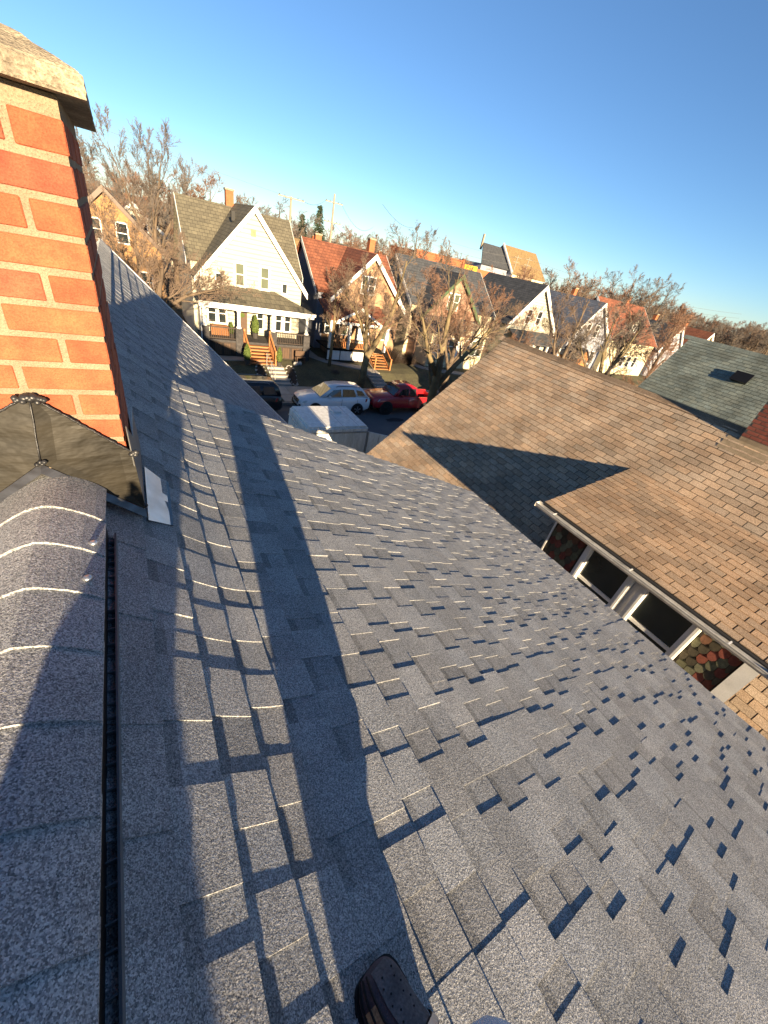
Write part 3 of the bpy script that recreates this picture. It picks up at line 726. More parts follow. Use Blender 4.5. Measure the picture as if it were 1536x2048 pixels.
M['dark_wood'] = pmat('dark_stained_wood', (.045, .030, .022), (.028, .02, .016), scale=4, rough=.6)
M['pier_stone'] = pmat('dark_pier_stone', (.06, .056, .055), (.035, .033, .034), scale=6, rough=.9, fine=.2, fscale=20, bump=.6, bdist=.02)
M['green_trim'] = pmat('green_trim_paint', (.06, .10, .045), rough=.6)
M['door'] = pmat('brown_door', (.09, .055, .035), rough=.4)
M['topiary'] = pmat('topiary_leaf', (.085, .115, .022), (.05, .075, .016), scale=30, rough=.8, bump=.8, bscale=60, bdist=.02)
M['pot'] = pmat('dark_pot', (.05, .045, .042), rough=.5)
M['yellow_sign'] = pmat('yellow_sign', (.72, .42, .03), (.66, .38, .03), rough=.5)
M['far_brick'] = pmat('far_brick', (.34, .115, .05), (.28, .09, .04), scale=.8, rough=.9, fine=.15, fscale=9)
M['wood_pole'] = pmat('weathered_pole', (.30, .25, .19), (.20, .165, .125), scale=3, rough=.9, stretch=(3, 3, .4))
M['wire'] = pmat('cable', (.10, .10, .10), rough=.6)
def window(p, x0, x1, z0, z1, y, glass=None, fr=.09, rail=True, trim='white_trim', out=.06):
    w = MB().box(x0, x1, y - .012, y + .03, z0, z1).build('window', M[glass or 'glass'], p)
    f = MB()
    f.box(x0 - fr, x0, y - out, y + .02, z0 - fr, z1 + fr); f.box(x1, x1 + fr, y - out, y + .02, z0 - fr, z1 + fr)
    f.box(x0 + .001, x1 - .001, y - out, y + .02, z1, z1 + fr); f.box(x0 + .001, x1 - .001, y - out - .02, y + .02, z0 - fr, z0)
    f.build('frame', M[trim], w)
    if rail: MB().box(x0 + .002, x1 - .002, y - .035, y - .013, (z0 + z1) / 2 - .03, (z0 + z1) / 2 + .03).build('meeting_rail', M[trim], w)
    return w
def clap(p, poly_w, z0, z1, y, mat, exp=.27):
    """lapped boards over a wall: poly_w(z) -> (xa, xb)"""
    mb = MB(); z = z0
    while z < z1 - .02:
        zz = min(z + exp, z1); a0, b0 = poly_w(z); a1, b1 = poly_w(zz)
        if b1 - a1 > .02: zm = z + (zz - z) * .34; am, bm_ = poly_w(zm); mb.add([(a0, y - .006, z), (b0, y - .006, z), (bm_, y - .060, zm), (am, y - .060, zm), (b1, y - .05, zz), (a1, y - .05, zz), (b1, y - .006, zz), (a1, y - .006, zz)], [(0, 1, 2, 3), (3, 2, 4, 5), (5, 4, 6, 7)])
        z = zz
    return mb.build('clapboards', mat, p, kind='stuff')
def gable_front(h, x0, x1, yf, yb, zb, ze, za, wall, roof, over=.35, trim='white_trim', barge=.30, rake=True, boards=None):
    """a wing with its gable toward the street: walls, two roof slopes, barge boards"""
    xm = (x0 + x1) / 2; mb = MB()
    mb.hexa([(x0, yf, zb), (x1, yf, zb), (x1, yf, ze), (xm, yf, za), (x0, yf, ze)], [(x0, yb, zb), (x1, yb, zb), (x1, yb, ze), (xm, yb, za), (x0, yb, ze)])
    w = mb.build('wall', M[wall], h, recalc=True)
    s = (za - ze) / (xm - x0)
    for sg in (-1, 1):
        xe = xm + sg * (xm - x0 + over); zz = za - s * (xm - x0 + over)
        q = [(xm, yf - over, za + .14), (xe, yf - over, zz + .14), (xe, yb + over * .3, zz + .14), (xm, yb + over * .3, za + .14)]
        MB().slab(q if sg > 0 else q[::-1], .12).build('roof_slope', M[roof], h, recalc=True)
        if rake:
            a = Vector((xm, yf - over - .035, za + .15)); b = Vector((xe, yf - over - .035, zz + .15)); t = Vector((0, .034, 0)); d = Vector((0, 0, -barge * 1.35))
            MB().hexa([a, b, b + d, a + d], [a + t, b + t, b + d + t, a + d + t]).build('barge_board', M[trim], h, recalc=True)
            # soffit behind the board
            MB().hexa([a + d * .55 + t, b + d * .55 + t, b + d * .55 + t * 8, a + d * .55 + t * 8], [a + d * .5 + t, b + d * .5 + t, b + d * .5 + t * 8, a + d * .5 + t * 8]).build('rake_soffit', M[trim], h, recalc=True)
    if boards:
        clap(h, lambda z: (x0 + .05 + max(0, (z - ze)) / s, x1 - .05 - max(0, (z - ze)) / s), zb + .05, za - .1, yf, M[boards])
    return w
def side_roof(h, x0, x1, yr, zr, yf, zf, yb, zb, wall, roof, trim='white_trim', base=GZ, over=.3, barge=.25):
    """a block with its ridge along the street"""
    mb = MB(); s = (zr - zf) / (yr - yf)
    mb.hexa([(x0, yf, base), (x0, yf, zf), (x0, yr, zr), (x0, yb, zb), (x0, yb, base)], [(x1, yf, base), (x1, yf, zf), (x1, yr, zr), (x1, yb, zb), (x1, yb, base)])
    w = mb.build('wall', M[wall], h, recalc=True)
    q = [(x0 - over, yf - over, zf - s * over + .13), (x1 + over, yf - over, zf - s * over + .13), (x1 + over, yr, zr + .13), (x0 - over, yr, zr + .13)]
    MB().slab(q, .12).build('roof_slope', M[roof], h, recalc=True)
    s2 = (zr - zb) / (yb - yr)
    q = [(x0 - over, yr, zr + .13), (x1 + over, yr, zr + .13), (x1 + over, yb + over, zb - s2 * over + .13), (x0 - over, yb + over, zb - s2 * over + .13)]
    MB().slab(q, .12).build('roof_slope', M[roof], h, recalc=True)
    for xx in (x0 - over - .03, x1 + over):
        a = Vector((xx, yr, zr + .14)); b = Vector((xx, yf - over, zf - s * over + .14)); t = Vector((.03, 0, 0)); d = Vector((0, 0, -barge * 1.4))
        MB().hexa([a, b, b + d, a + d], [a + t, b + t, b + d + t, a + d + t]).build('barge_board', M[trim], h, recalc=True)
    return w
def brick_stack(h, x, y, z0, z1, w=.55, name='chimney'):
    c = MB().box(x - w / 2, x + w / 2, y - w / 2, y + w / 2, z0, z1).build(name, M['far_brick'], h)
    MB().box(x - w / 2 - .06, x + w / 2 + .06, y - w / 2 - .06, y + w / 2 + .06, z1, z1 + .12).build('chimney_cap', M['concrete_cap'], c)

# ------------------------------------------------------------------ white gabled house
wh = thing('white_gabled_house', 'white clapboard house with olive roof, steep front gable and columned porch', 'house', (7.85, 36, GZ))
gable_front(wh, 4.30, 11.45, 32.4, 38.0, GZ, 5.55, 9.70, 'white_siding', 'olive_roof_y', boards='white_siding', over=.38)
side_roof(wh, 4.05, 11.75, 38.0, 9.45, 34.3, 6.2, 42.5, 5.4, 'white_siding', 'olive_roof_x')
brick_stack(wh, 7.5, 38.3, 9.2, 10.5)
window(wh, 6.66, 7.18, 5.15, 6.42, 32.34, 'glass_blind', .15); window(wh, 8.38, 8.90, 5.15, 6.42, 32.34, 'glass_blind', .15)
window(wh, 9.95, 10.28, 5.05, 5.62, 32.34, None, .07, False); window(wh, 5.35, 5.72, 5.05, 5.62, 32.34, None, .07, False)
MB().box(7.68, 8.0, 32.30, 32.34, 8.15, 8.55).build('gable_vent', M['tan_wall'], wh)
for x_, z_, s_ in ((6.9, 9.2, 0), (6.05, 7.45, 0)):
    MB().box(x_ - .12, x_ + .12, 34.0, 34.25, z_ - .45, z_ + .10).build('roof_vent', M['vent'], wh)
# porch roof (hip), beam, posts, floor, piers, rails, stairs
pr = MB(); e = [(3.8, 29.85, 4.22), (11.75, 29.85, 4.22), (11.75, 32.36, 4.22), (3.8, 32.36, 4.22)]; t = [(6.3, 32.36, 5.02), (9.4, 32.36, 5.02)]
pr.add(e + t, [(0, 1, 5, 4), (1, 2, 5), (3, 0, 4), (3, 2, 1, 0)])
po = pr.build('porch_roof', M['olive_roof_x'], wh)
MB().box(3.85, 11.7, 29.95, 30.15, 3.86, 4.215).build('porch_beam', M['white_trim'], wh)
MB().box(3.78, 11.77, 29.80, 29.848, 4.06, 4.23).build('porch_gutter', M['white_trim'], wh)
MB().box(3.95, 11.6, 30.0, 32.36, 1.78, 1.90).build('porch_floor', M['pier_stone'], wh)
MB().box(3.95, 11.6, 30.1, 30.2, GZ, 1.779).build('porch_skirt', M['dark_wood'], wh)
for x_ in (4.15, 6.35, 8.75, 11.25):
    MB().box(x_ - .24, x_ + .24, 29.92, 30.36, GZ, 2.72).build('pier', M['pier_stone'], wh)
    mb = MB(); mb.lathe((x_, 30.14, 0), [(.17, 2.721), (.17, 2.80), (.115, 2.84), (.105, 3.70), (.15, 3.76), (.16, 3.859)], 10); mb.build('column', M['white_trim'], wh, smooth=False)
def railing(h, a, b, zf, ht=.8, mat='dark_wood', step=.13, bal=.035):
    a = Vector(a); b = Vector(b); r = MB().bar((a.x, a.y, zf + ht), (b.x, b.y, zf + ht), .08, .07).build('railing', M[mat], h)
    MB().bar((a.x, a.y, zf + .1), (b.x, b.y, zf + .1), .05, .05).build('bottom_rail', M[mat], r)
    n = max(2, int((b - a).length / step))
    for i in range(1, n):
        p = a.lerp(b, i / n); MB().box(p.x - bal / 2, p.x + bal / 2, p.y - bal / 2, p.y + bal / 2, zf + .126, zf + ht - .036).build('baluster', M[mat], r)
railing(wh, (4.40, 30.06, 0), (6.10, 30.06, 0), 1.9, mat='dark_wood'); railing(wh, (9.0, 30.06, 0), (11.0, 30.06, 0), 1.9)
for x0, x1 in ((4.6, 5.9), (9.3, 10.9)):
    for i in range(9):
        xx = x0 + (x1 - x0) * i / 9; MB().box(xx, xx + (x1 - x0) / 9 - .02, 30.06, 30.098, GZ + .08, 1.66).build('skirt_board', M['dark_wood'] if i % 4 == 0 else M['door'], wh)
for i in range(6):
    z1 = 1.72 - i * .155; y0 = 29.98 - (i + 1) * .29
    MB().box(6.75, 8.35, y0, y0 + .31, z1 - .05, z1).build('stair_tread', M['orange_wood'], wh)
    MB().box(6.78, 8.32, y0 + .27, y0 + .29, z1 - .155, z1 - .051).build('stair_riser', M['orange_wood'], wh)
for xx in (6.66, 8.44):
    mb = MB(); mb.bar((xx, 29.98, 2.65), (xx, 28.3, 1.75), .11, .07); mb.bar((xx, 29.98, 1.7), (xx, 28.3, .86), .06, .24); mb.box(xx - .055, xx + .055, 28.2, 28.31, GZ, 1.85); mb.box(xx - .055, xx + .055, 29.86, 29.97, 1.5, 2.78)
    for i in range(1, 9): yy = 29.9 - i * .19; zz = 2.65 - (29.98 - yy) * .535; mb.box(xx - .02, xx + .02, yy - .02, yy + .02, zz - .8, zz - .02)
    mb.build('stair_rail', M['orange_wood'], wh, kind='stuff')
for a, b, z0, z1 in ((4.75, 5.20, 2.55, 3.75), (5.45, 5.90, 2.55, 3.75), (8.15, 8.55, 2.4, 3.75), (9.55, 9.95, 2.4, 3.75), (10.25, 10.65, 2.4, 3.75)): window(wh, a, b, z0, z1, 32.34, None, .10)
d = MB().box(6.75, 7.4, 32.30, 32.34, 1.9, 3.85).build('door', M['door'], wh)
mb = MB(); mb.lathe((7.07, 32.27, 3.2), [(.10, -.02), (.16, 0), (.10, .02)], 10, axis='y'); mb.build('wreath', M['topiary'], d)
MB().box(4.75, 5.9, 31.3, 31.9, 1.901, 2.5).build('porch_bench_back', M['orange_wood'], wh)
# downpipe on the corner
MB().tube([(3.92, 29.92, 4.1), (3.92, 29.95, 1.0)], .035, 6).build('downpipe', M['white_trim'], wh)
# topiary in pots
def topiary(x, y, z, s, label):
    t = thing('potted_topiary', label, 'plant', (x, y, z), 'potted topiaries at the white house')
    MB().lathe((x, y, z), [(.15 * s, 0), (.20 * s, .30 * s), (.22 * s, .34 * s), (.19 * s, .35 * s)], 10).build('pot', M['pot'], t)
    rr = random.Random(int(x * 100)); mb = MB()
    for i in range(420):
        h = rr.random(); r = .27 * s * math.sin(math.pi * (.12 + .83 * h)) ** .7 * (1.08 - .65 * h) * rr.uniform(.75, 1.06); a = rr.uniform(0, 6.28)
        p = Vector((x + r * math.cos(a), y + r * math.sin(a), z + (.36 + 1.0 * h) * s)); q = .05 * s
        u_ = Vector((rr.uniform(-1, 1), rr.uniform(-1, 1), rr.uniform(-.3, 1))).normalized() * q; w_ = u_.cross(Vector((rr.uniform(-1, 1), rr.uniform(-1, 1), .3))).normalized() * q
        mb.add([p - u_, p + w_, p + u_, p - w_], [(0, 1, 2, 3)])
    mb.lathe((x, y, z), [(.12 * s, .36 * s), (.21 * s, .6 * s), (.17 * s, .95 * s), (.03 * s, 1.28 * s)], 8)
    mb.build('foliage', M['topiary'], t)
topiary(6.45, 28.15, GZ, 1.0, 'sunlit potted topiary at the left foot of the cedar porch stairs')
topiary(8.65, 28.15, GZ, .95, 'shaded potted topiary at the right foot of the cedar porch stairs')
topiary(7.75, 31.3, 1.9, 1.15, 'tall potted topiary standing on the porch beside the brown door')
topiary(6.0, 30.9, 1.9, .75, 'small potted topiary behind the porch railing near the bench')
# garden ornament group: small table with pale stones on the lawn
tb = thing('garden_bench', 'small weathered wooden bench on the lawn in front of the porch rail', 'bench', (10.6, 29.2, GZ))
MB().box(10.25, 10.95, 29.05, 29.4, GZ + .42, GZ + .48).build('seat', M['door'], tb)
MB().box(10.25, 10.95, 29.41, 29.46, GZ + .45, GZ + .85).build('backrest', M['door'], tb)
for x_ in (10.3, 10.9):
    for y_ in (29.1, 29.36): MB().box(x_ - .03, x_ + .03, y_ - .03, y_ + .03, GZ, GZ + .419).build('leg', M['door'], tb)
rr = random.Random(77)
for i, x_ in enumerate((10.05, 10.25, 10.5)):
    r = .14; st = MB().lathe((x_, 28.75 + .1 * i, GZ + .02), [(r * .8, -.06), (r, .04), (r * .8, .15), (r * .2, .2)], 8).build('garden_stone', bpy.data.materials['bed_stone'])
    tag(st, ('leftmost-lying round pale stone by the bench leg', 'round pale stone between two others at the lawn bench', 'round pale stone nearest the bench seat')[i].replace('leftmost-lying', 'outermost'), 'stone', 'pale stones by the lawn bench')

# ------------------------------------------------------------------ tan gabled house
th = thing('tan_gabled_house', 'tan gabled house with rust red shingle roof and half-walled front porch', 'house', (17.6, 36, GZ))
gable_front(th, 14.2, 20.95, 33.0, 38.5, GZ, 5.25, 8.60, 'tan_wall', 'red_roof_y', over=.35)
side_roof(th, 13.6, 21.4, 38.5, 8.62, 34.4, 5.5, 43, 4.8, 'grey_wall', 'red_roof_x')
w = window(th, 16.75, 17.25, 5.85, 7.05, 32.94, 'glass_blind', .09); window(th, 17.42, 17.92, 5.85, 7.05, 32.94, None, .09)
pr = MB(); e = [(13.1, 30.3, 4.05), (18.75, 30.3, 4.05), (18.75, 33.0, 5.0), (13.1, 33.0, 5.0)]
pr.slab(e, .14); pr.build('porch_roof', M['red_roof_x'], th)
pg = MB(); pg.hexa([(13.9, 30.2, 4.1), (17.3, 30.2, 4.1), (15.6, 30.2, 5.0)], [(13.9, 32.6, 4.1), (17.3, 32.6, 4.1), (15.6, 32.6, 5.0)]); pg.build('porch_gable', M['tan_wall'], th, recalc=True)
for sg in (-1, 1):
    q = [(15.6, 29.95, 5.1), (15.6 + sg * 2.0, 29.95, 4.04), (15.6 + sg * 2.0, 32.8, 4.04), (15.6, 32.8, 5.1)]
    MB().slab(q if sg > 0 else q[::-1], .08).build('porch_roof_slope', M['red_roof_y'], th, recalc=True)
    a = Vector((15.6, 29.91, 5.1)); b = Vector((15.6 + sg * 2.0, 29.91, 4.04)); t_ = Vector((0, .035, 0)); d_ = Vector((0, 0, -.2))
    MB().hexa([a, b, b + d_, a + d_], [a + t_, b + t_, b + d_ + t_, a + d_ + t_]).build('barge_board', M['white_trim'], th, recalc=True)
MB().box(13.2, 18.6, 30.35, 30.55, 3.72, 4.03).build('porch_beam', M['white_trim'], th)
MB().box(13.2, 18.6, 30.4, 32.94, 1.75, 1.86).build('porch_floor', M['concrete'], th)
for x0, x1, m_ in ((13.25, 14.3, 'white_trim'), (14.4, 15.4, 'white_trim'), (15.5, 16.5, 'white_trim')): MB().box(x0, x1, 30.36, 30.46, GZ + .15, 1.70).build('skirt_panel', M[m_], th)
MB().box(13.2, 16.6, 30.47, 30.6, GZ, 1.749).build('porch_skirt', M['dark_wood'], th)
for x_ in (13.35, 15.0, 16.6, 18.45): MB().box(x_ - .1, x_ + .1, 30.36, 30.56, 1.861, 3.719).build('porch_post', M['white_trim'], th)
railing(th, (13.5, 30.45, 0), (14.9, 30.45, 0), 1.86, .75, 'orange_wood', .14, .05); railing(th, (15.15, 30.45, 0), (16.5, 30.45, 0), 1.86, .75, 'orange_wood', .14, .05)
for i in range(6):
    z1 = 1.70 - i * .155; y0 = 30.38 - (i + 1) * .28; MB().box(16.85, 18.2, y0, y0 + .30, z1 - .05, z1).build('stair_tread', M['orange_wood'], th)
for xx in (16.78, 18.28):
    mb = MB(); mb.bar((xx, 30.3, 2.6), (xx, 28.7, 1.7), .09, .06); mb.bar((xx, 30.3, 1.65), (xx, 28.7, .9), .05, .22); mb.box(xx - .05, xx + .05, 28.6, 28.7, GZ, 1.8)
    mb.build('stair_rail', M['orange_wood'], th, kind='stuff')
window(th, 13.9, 14.6, 2.5, 3.6, 32.94, None, .08); window(th, 15.2, 15.9, 2.5, 3.6, 32.94, 'glass_blind', .08); window(th, 19.3, 20.1, 2.4, 3.8, 32.94, 'glass_blind', .1)
MB().box(16.9, 17.7, 32.92, 32.94, 1.86, 3.75).build('door', M['white_trim'], th)
brick_stack(th, 20.2, 39.0, 8.2, 9.7)
brick_stack(th, 15.0, 39.2, 8.2, 9.1)
# lawn shrubs beside the steps of the tan house
def shrub(x, y, z, r, h, label, mat, n=700, seed=1, group='shrubs along the far front yards'):
    rr = random.Random(seed); t = thing('bare_shrub', label, 'shrub', (x, y, z), group); mb = MB()
    for i in range(n):
        a = rr.uniform(0, 6.28); e = rr.uniform(.15, 1.45); L = rr.uniform(.5, 1.0)
        d = Vector((math.cos(a) * math.cos(e) * r, math.sin(a) * math.cos(e) * r, math.sin(e) * h)) * L
        b = Vector((x + rr.uniform(-.25, .25) * r, y + rr.uniform(-.25, .25) * r, z)); m_ = b + d * .55 + Vector((rr.uniform(-.1, .1), rr.uniform(-.1, .1), .06)) * r
        mb.tube([b, m_, b + d], [.012, .008, .004], 3, cap=False)
    mb.build('branches', mat, t)
    return t
shrub(20.0, 31.2, GZ, 1.3, 1.5, 'dense dark bare shrub between the tan house and its neighbour', M['dark_wood'], 900, 3)
shrub(21.6, 31.0, GZ, 1.1, 1.2, 'second dark bare shrub, on the neighbour side of the tan house', M['dark_wood'], 700, 4)
shrub(31.5, 29.8, GZ, 1.3, 1.3, 'brown bare shrub in front of the white clapboard gable house', M['twig'], 600, 5)
shrub(13.0, 28.0, .55, .5, .5, 'low leafless shrub on the lawn bank below the tan house', M['twig'], 200, 6)
shrub(3.0, 29.9, GZ, 1.2, 1.8, 'dark leafless hedge left of the white porch', M['dark_wood'], 800, 8)

# ------------------------------------------------------------------ cream house with green trim
ch3 = thing('cream_green_trim_house', 'cream house with rosy shingled gable, green barge boards and dark roof', 'house', (26.9, 36, GZ))
gable_front(ch3, 23.4, 30.3, 33.0, 38.0, GZ, 5.0, 8.60, 'pink_wall', 'dark_roof_y', trim='green_trim', over=.35)
side_roof(ch3, 23.0, 33.5, 38.5, 9.05, 34.4, 5.7, 43, 5.0, 'cream_wall', 'dark_roof_x', trim='white_trim')
window(ch3, 26.0, 26.5, 5.7, 7.0, 32.94, 'glass_blind', .09); window(ch3, 26.68, 27.2, 5.7, 7.0, 32.94, 'glass_blind', .09)
mb = MB(); mb.box(23.5, 30.2, 30.8, 32.96, GZ, 3.9); pw = mb.build('sunporch', M['cream_wall'], ch3)
pr = MB(); pr.slab([(23.2, 30.5, 3.95), (30.5, 30.5, 3.95), (30.5, 33.0, 5.0), (23.2, 33.0, 5.0)], .12); pr.build('porch_roof', M['dark_roof_x'], ch3)
mb = MB(); mb.hexa([(27.2, 30.6, 3.96), (30.4, 30.6, 3.96), (28.8, 30.6, 5.0)], [(27.2, 32.9, 3.96), (30.4, 32.9, 3.96), (28.8, 32.9, 5.0)]); mb.build('porch_gable', M['cream_wall'], ch3, recalc=True)
for a in (23.8, 24.7, 25.6, 27.6, 28.5, 29.3): window(ch3, a, a + .62, 2.2, 3.5, 30.77, 'glass_blind', .08)
MB().box(26.5, 27.25, 30.72, 30.79, 1.3, 3.4).build('door', M['white_trim'], ch3)

# ------------------------------------------------------------------ white clapboard house with blue-grey roof
h4 = thing('white_clapboard_house', 'white clapboard gable house with dark slate coloured roof and broad white barge boards', 'house', (38.3, 36, GZ))
gable_front(h4, 34.7, 41.9, 33.0, 42, GZ, 5.5, 9.32, 'white_siding', 'dark_roof_y', boards='white_siding', over=.4, barge=.36)
window(h4, 37.1, 37.7, 5.6, 6.9, 32.94, None, .1); window(h4, 38.8, 39.4, 5.6, 6.9, 32.94, None, .1)
mb = MB(); mb.slab([(34.4, 30.4, 4.0), (42.2, 30.4, 4.0), (41.5, 33.0, 4.9), (35.1, 33.0, 4.9)], .12); mb.build('porch_roof', M['dark_roof_x'], h4)
for x_ in (34.8, 37.2, 39.6, 41.8): MB().box(x_ - .1, x_ + .1, 30.6, 30.8, GZ, 3.95).build('porch_post', M['white_trim'], h4)
for a in (35.4, 38.5, 40.3): window(h4, a, a + .8, 2.3, 3.6, 32.94, None, .1)
garage = thing('cedar_shed', 'small orange cedar sided shed among the street trees', 'shed', (27.5, 22.0, .1))
garage.location = (45.0, 30.5, GZ); ORG[garage] = Vector((45.0, 30.5, GZ))
MB().hexa([(44.0, 29.6, GZ), (46.2, 29.6, GZ), (46.2, 29.6, 3.2), (45.1, 29.6, 4.2), (44.0, 29.6, 3.2)], [(44.0, 32, GZ), (46.2, 32, GZ), (46.2, 32, 3.2), (45.1, 32, 4.2), (44.0, 32, 3.2)]).build('wall', M['orange_wood'], garage, recalc=True)
for sg in (-1, 1):
    q = [(45.1, 29.4, 4.3), (45.1 + sg * 1.35, 29.4, 3.08), (45.1 + sg * 1.35, 32.2, 3.08), (45.1, 32.2, 4.3)]
    MB().slab(q if sg > 0 else q[::-1], .08).build('roof_slope', M['dark_roof_y'], garage, recalc=True)

# ------------------------------------------------------------------ further houses, same side, and the rows behind
def simple_house(name, label, x, y, w, d, ze, za, wall, roof, kind='front', group=None, chim=True, trim='white_trim', z0=GZ, dormer=False, porch=False):
    h = thing(name, label, 'house', (x, y, z0), group)
    if kind == 'front':
        gable_front(h, x - w / 2, x + w / 2, y, y + d, z0, ze, za, wall, roof + '_y', trim=trim)
        s = (za - ze) / (w / 2)
        for wx in (-.9, .9): window(h, x + wx - .35, x + wx + .35, ze + .1, ze + 1.4, y - .03, None, .1)
        for wx in (-2.2, 0, 2.2): window(h, x + wx - .4, x + wx + .4, z0 + 1.3, z0 + 2.7, y - .03, None, .1)
    else:
        side_roof(h, x - w / 2, x + w / 2, y + d / 2, za, y, ze, y + d, ze, wall, roof + '_x', trim=trim)
        for wx in (-2.4, -.8, .8, 2.4): window(h, x + wx - .4, x + wx + .4, z0 + 1.2, z0 + 2.5, y - .03, None, .1)
        if dormer:
            sl = (za - ze) / (d / 2); yd = y + 1.0; zd = ze + sl * 1.0
            MB().hexa([(x - .9, yd, zd - .1), (x + .9, yd, zd - .1), (x + .9, yd, zd + 1.1), (x, yd, zd + 2.0), (x - .9, yd, zd + 1.1)], [(x - .9, yd + 2, zd - .1), (x + .9, yd + 2, zd - .1), (x + .9, yd + 2, zd + 1.1), (x, yd + 2, zd + 2.0), (x - .9, yd + 2, zd + 1.1)]).build('dormer', M['white_siding'], h, recalc=True)
            for sg in (-1, 1):
                q = [(x, yd - .2, zd + 2.12), (x + sg * 1.1, yd - .2, zd + 1.02), (x + sg * 1.1, yd + 2.4, zd + 1.02), (x, yd + 2.4, zd + 2.12)]
                MB().slab(q if sg > 0 else q[::-1], .08).build('dormer_roof', M[roof + '_y'], h, recalc=True)
            window(h, x - .55, x - .1, zd + .15, zd + 1.05, yd - .02, None, .07, False); window(h, x + .1, x + .55, zd + .15, zd + 1.05, yd - .02, None, .07, False)
    if chim: brick_stack(h, x + w * .22, y + d * .6, za - 1.2, za + .9)
    return h
simple_house('ochre_house', 'ochre brick gable house with rust roof behind the chimney', -.6, 44, 7.2, 9, 5.4, 8.9, 'ochre_wall', 'red_roof', 'front', chim=False, trim='door')
simple_house('grey_blue_house', 'grey blue gabled house beyond the white clapboard house', 49.5, 33, 7.4, 10, 5.2, 9.0, 'grey_wall', 'blue_roof', 'front')
simple_house('rust_roofed_house', 'cream house with broad rust red roof and small white dormer', 61.0, 33.5, 11.5, 9, 5.4, 9.6, 'cream_wall', 'red_roof', 'side', dormer=True)
simple_house('small_grey_gable_house', 'small grey gable house next to the rust roofed house', 72.5, 34, 7, 9, 4.8, 8.3, 'grey_wall', 'dark_roof', 'front')
simple_house('end_cream_house', 'cream gable house with red roof at the far end of the street', 83.0, 34, 7.5, 9, 4.8, 8.4, 'cream_wall', 'red_roof', 'front')
back = [(-14, 66, 'white_siding', 'dark_roof', 'front', 'white gable house in the row behind, dark roof'), (2, 68, 'white_siding', 'red_roof', 'front', 'white gable house with rust roof behind the bare trees'),
        (14, 64, 'white_siding', 'dark_roof', 'side', 'white house with dark roof behind the white gabled house'), (24.5, 66, 'tan_wall', 'tan_roof', 'side', 'low house with golden tan roof beside the utility poles'),
        (36, 64, 'cream_wall', 'red_roof', 'front', 'cream gable house with red roof behind the tan house'), (47, 66, 'grey_wall', 'dark_roof', 'side', 'grey house with dark roof behind the cream house'),
        (58, 63, 'tan_wall', 'dark_roof', 'front', 'tan gable house with dark roof below the brick building'), (70, 66, 'white_siding', 'blue_roof', 'front', 'white gable house with blue roof in the row behind'),
        (84, 64, 'cream_wall', 'tan_roof', 'front', 'cream gable house with tan roof in the row behind'), (97, 67, 'white_siding', 'dark_roof', 'front', 'white gable house with charcoal roof in the row behind'),
        (112, 64, 'white_siding', 'red_roof', 'side', 'long white house with rust roof in the row behind'), (128, 60, 'cream_wall', 'dark_roof', 'front', 'cream gable house with dark roof at the right of the back row'),
        (150, 66, 'tan_wall', 'red_roof', 'front', 'tan gable house with rust roof at the end of the back row')]
for x_, y_, w_, r_, k_, lb in back:
    simple_house('back_street_house', lb, x_, y_, 8 if k_ == 'front' else 10, 9, 4.6, 8.0, w_, r_, k_, 'houses in the row behind')
# ------------------------------------------------------------------ brick commercial block with a yellow sign
cb = thing('brick_commercial_building', 'long low orange brick commercial building with arched windows and yellow sign', 'building', (95, 122, .8))
MB().box(78, 97, 120, 136, .8, 11.3).build('wall', M['far_brick'], cb); MB().box(97.02, 116, 121, 136, .8, 10.4).build('wall', M['far_brick'], cb)
MB().box(77.7, 97.2, 119.7, 120.3, 11.3, 11.7).build('parapet', M['far_brick'], cb)
MB().box(96.4, 97.4, 119.5, 120.5, .8, 12.2).build('pilaster', M['far_brick'], cb)
MB().box(98.5, 104.0, 120.6, 120.98, 8.2, 10.9).build('sign', M['yellow_sign'], cb)
for i in range(7):
    x_ = 98.2 + i * 2.6; a = MB(); vs = [(x_ + 1.7 * t_, 120.98, 5.6) for t_ in (0, 1)]
    out = [(x_, 5.0), (x_ + 1.7, 5.0), (x_ + 1.7, 6.7)] + [(x_ + .85 + .85 * math.cos(q), 6.7 + .85 * math.sin(q)) for q in [math.pi * k / 8 for k in range(1, 8)]] + [(x_, 6.7)]
    a.hexa([(p[0], 120.95, p[1]) for p in out], [(p[0], 121.05, p[1]) for p in out]); a.build('window', M['glass'], cb, recalc=True)
for i in range(6): MB().box(79.2 + i * 3, 81.0 + i * 3, 119.93, 120.05, 6.0, 9.0).build('window', M['glass'], cb)
# ------------------------------------------------------------------ tall building with steep roofs
bb = thing('steep_roofed_hall', 'tall stone hall with dark gable and broad tan roof above the trees', 'building', (138, 140, .8))
MB().box(131.5, 150, 131, 150, .8, 11.8).build('wall', M['cream_wall'], bb)
q = [(131, 130.4, 11.8), (150.5, 130.4, 11.8), (150.5, 140.5, 20.6), (131, 140.5, 20.6)]; MB().slab(q, .3).build('roof_slope', M['tan_roof_x'], bb, recalc=True)
q = [(131, 140.5, 20.6), (150.5, 140.5, 20.6), (150.5, 150.6, 11.8), (131, 150.6, 11.8)]; MB().slab(q, .3).build('roof_slope', M['tan_roof_x'], bb, recalc=True)
MB().hexa([(131.3, 131, .8), (131.3, 150, .8), (131.3, 150, 11.7), (131.3, 140.5, 20.2), (131.3, 131, 11.7)], [(131.5, 131, .8), (131.5, 150, .8), (131.5, 150, 11.7), (131.5, 140.5, 20.2), (131.5, 131, 11.7)]).build('gable_wall', M['grey_wall'], bb, recalc=True)
q = [(116, 133, 12.6), (131.2, 133, 12.6), (131.2, 141, 19.4), (121, 141, 19.4)]; MB().slab(q, .3).build('wing_roof', M['dark_roof_x'], bb, recalc=True)
